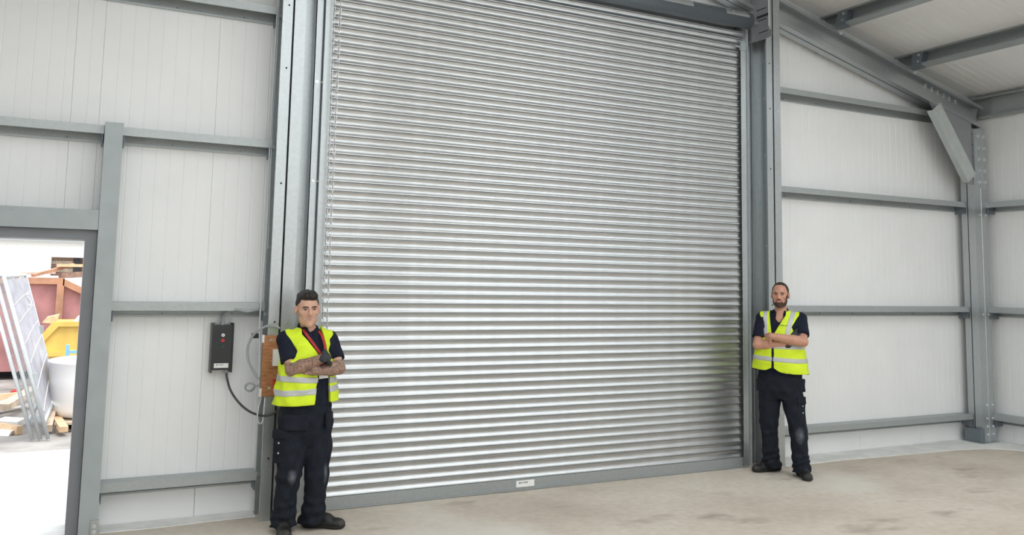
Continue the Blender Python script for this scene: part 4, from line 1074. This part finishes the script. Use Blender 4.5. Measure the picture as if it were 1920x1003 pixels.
plank('timber_plank', (-1.3, 17.9, 1.74), (-.3, 18.1, 1.80), .2, .04, M_OLDW, 'weathered plank lying flat on the red container')
plank('timber_plank', (-.62, 17.2, 1.74), (.0, 17.5, 1.95), .12, .05, M_RUSTF, 'reddish plank tilted up on the red container')
plank('timber_plank', (-.25, 17.3, 1.93), (.6, 17.5, 1.94), .16, .05, M_PINE, 'pale plank on top of the heap above the red container')
plank('timber_plank', (-.2, 17.35, 1.75), (.7, 17.6, 1.82), .2, .1, M_BRICK, 'dark plank in the heap above the red container')
# yellow skip
sk = empty('skip', (.6, 15, 0)); tag(sk, 'yellow steel skip with a sloping end beyond the white tank', 'skip')
MB().prism([(-.10, 14.6, .0), (1.6, 14.6, .0), (2.1, 14.6, 1.03), (-.20, 14.6, 1.03), (-.52, 14.6, .62)], (0, 1.6, 0)).obj('body', M_YEL, sk)
MB().prism([(-.56, 14.55, .58), (-.48, 14.55, .58), (-.14, 14.55, 1.0), (2.15, 14.55, 1.0), (2.15, 14.55, 1.07), (-.22, 14.55, 1.07)], (0, .05, 0)).obj('rim', M_YEL, sk)
MB().box(-.45, 1.85, 14.56, 14.6, .56, .63).obj('side_rib', M_YEL, sk)
o = MB().prism([(-.36, 14.75, 1.05), (-.18, 14.75, 1.03), (-.14, 14.75, 1.17), (-.30, 14.75, 1.13)], (0, .3, 0)).obj('cardboard_box', M_PINE); tag(o, 'crumpled yellowish carton on the corner of the skip', 'carton')
o = MB().prism([(.05, 14.8, 1.03), (.3, 14.8, 1.03), (.26, 14.8, 1.18), (.12, 14.8, 1.13)], (0, .5, 0)).obj('rubble_sack', M_PAPER); tag(o, 'white sack heaped in the yellow skip', 'sack')
# white tank on a pallet
tk = empty('water_tank', (.36, 11.75, .1)); tag(tk, 'big white round plastic tank standing just outside the doorway', 'tank')
prof = [(.40, .10), (.47, .12), (.50, .2), (.535, .55), (.545, .72), (.56, .735), (.56, .755), (.53, .765), (.50, .74), (.3, .73), (0.001, .73)]
V = []; F_ = []; N_ = 40
for r, z in prof:
    for k in range(N_): V.append((.36+r*math.cos(2*math.pi*k/N_), 11.75+r*math.sin(2*math.pi*k/N_), z))
for i in range(len(prof)-1):
    for k in range(N_): F_.append((i*N_+k, i*N_+(k+1) % N_, (i+1)*N_+(k+1) % N_, (i+1)*N_+k))
F_.append(tuple(range(N_))[::-1]); link('shell', mesh('shell', V, F_, True), M_TANK, tk)
pa = empty('pallet', (.4, 11.75, 0)); tag(pa, 'low timber pallet under the white tank', 'pallet')
for k in range(6): MB().box(-.08, .92, 11.2+.2*k, 11.33+.2*k, .07, .098).obj('slat', M_OLDW, pa)
for x in (-.06, .38, .82): MB().box(x, x+.09, 11.2, 12.33, -.02, .07).obj('bearer', M_OLDW, pa)
# blue frame behind the tank
bf = empty('blue_frame', (.1, 12.6, 0)); tag(bf, 'bright blue metal frame sticking up behind the white tank', 'frame')
for x in (-.02, .5): MB().box(x, x+.045, 12.6, 12.645, -.02, .87).obj('upright', M_BLUE, bf)
for z in (.67, .76): MB().box(.02, .52, 12.605, 12.64, z, z+.035).obj('crossbar', M_BLUE, bf)
# leaning mesh fence panels
NAMES = ('front mesh fence panel of the leaning stack, covered with grey netting', 'middle mesh fence panel of the leaning stack outside', 'rearmost mesh fence panel of the leaning stack outside')
for i in range(3):
    o = -.075*i; e = empty('fence_panel', (-.13+o, 10.75, 0)); tag(e, NAMES[i], 'fence panel', 'leaning fence panels')
    A = np.array((-.125+o, 10.75, .0)); B = np.array((-.66+o, 10.75-.0*i, 1.74)); Cc = np.array((-.52+o, 12.15, 1.76)); Dd = np.array((-.09+o, 12.15, .30))
    for a, b, nm in ((A, B, 'upright'), (Dd, Cc, 'upright'), (B, Cc, 'top_tube'), (A+(B-A)*.10, Dd, 'bottom_tube')): MB().tube([a, b], .021, 8).obj(nm, M_TUBE, e, True)
    wm = MB()
    for k in range(1, 9):
        t = k/9; wm.tube([A+(B-A)*(.1+.9*t), Dd+(Cc-Dd)*t], .0035, 5)
    for k in range(1, 14):
        t = k/14; a = A+(B-A)*.1; wm.tube([a+(Dd-a)*t, B+(Cc-B)*t], .002, 4)
    wm.obj('wire_mesh', M_TUBE, e)
    if i == 0:
        a = A+(B-A)*.14; off_ = np.array((.012, 0, 0)); b = Dd+(Cc-Dd)*.03
        MB().prism([a+off_, b+off_, Cc+off_-(Cc-Dd)*.02, B+off_-(B-A)*.02], (.003, 0, 0)).obj('netting', M_NET, e)
        w = MB()
        def on(u, v): return (A*(1-u)+Dd*u)+((B-A)*(1-u)+(Cc-Dd)*u)*v+np.array((.022, 0, 0))
        for v in (.2, .34, .50, .62, .75, .86): w.tube(crv([on(.04, v-.035), on(.35, v-.015), on(.65, v+.0), on(.96, v+.01)], 5), .004, 5)
        w.tube(crv([on(.86, .845), on(.78, .86), on(.70, .845), on(.78, .815), on(.84, .79), on(.76, .765), on(.68, .78)], 5), .007, 5)
        w.obj('cord', M_PAPER, e)
        for u, v in ((.02, .38), (.98, .55)): 
            p = on(u, v); MB().box(p[0]-.03, p[0]+.03, p[1]-.03, p[1]+.03, p[2]-.04, p[2]+.04).obj('clamp', M_STEELD, e)
# scattered timber on the ground
plank('timber_offcut', (-1.2, 12.2, .06), (-.42, 11.25, .03), .07, .09, M_PINE, 'long orange-brown timber lying left of the fence feet')
plank('timber_offcut', (-1.0, 12.6, .05), (-.48, 13.4, .10), .14, .09, M_OLDW, 'pale broad timber lying behind the fence panels')
plank('timber_offcut', (-.66, 12.45, .13), (-.36, 13.5, .22), .13, .08, M_OLDW, 'second pale timber propped across another behind the fence')
plank('timber_offcut', (-1.3, 14.0, .04), (-.55, 14.3, .05), .08, .08, M_PINE, 'short orange timber farthest left on the yard ground')
plank('timber_offcut', (-.14, 11.15, .05), (-.10, 11.9, .25), .09, .08, M_OLDW, 'short timber block leaning at the foot of the white tank')
plank('timber_offcut', (.02, 10.95, .06), (-.06, 11.5, .10), .09, .06, M_PINE, 'pale timber end poking out in front of the pallet')
o = MB().prism([(-.69, 11.3, -.02), (-.52, 11.2, -.02), (-.46, 11.38, -.02), (-.6, 11.5, -.02)], (.02, 0, .05)).obj('paper_litter', M_PAPER); tag(o, 'white litter lump on the ground left of the fence feet', 'litter')
o = MB().prism([(-.72, 12.0, -.02), (-.45, 11.8, -.02), (-.38, 12.1, -.02), (-.6, 12.3, -.02)], (-.02, 0, .06)).obj('paper_litter', M_PAPER); tag(o, 'larger white sheet of litter between the timbers', 'litter')
o = MB().prism([(-.72, 15.0, -.02), (-.52, 15.0, -.02), (-.50, 15.2, -.02), (-.70, 15.25, -.02)], (.0, 0, .04)).obj('red_scrap', M_RED); tag(o, 'small red scrap lying on the yard ground', 'scrap')
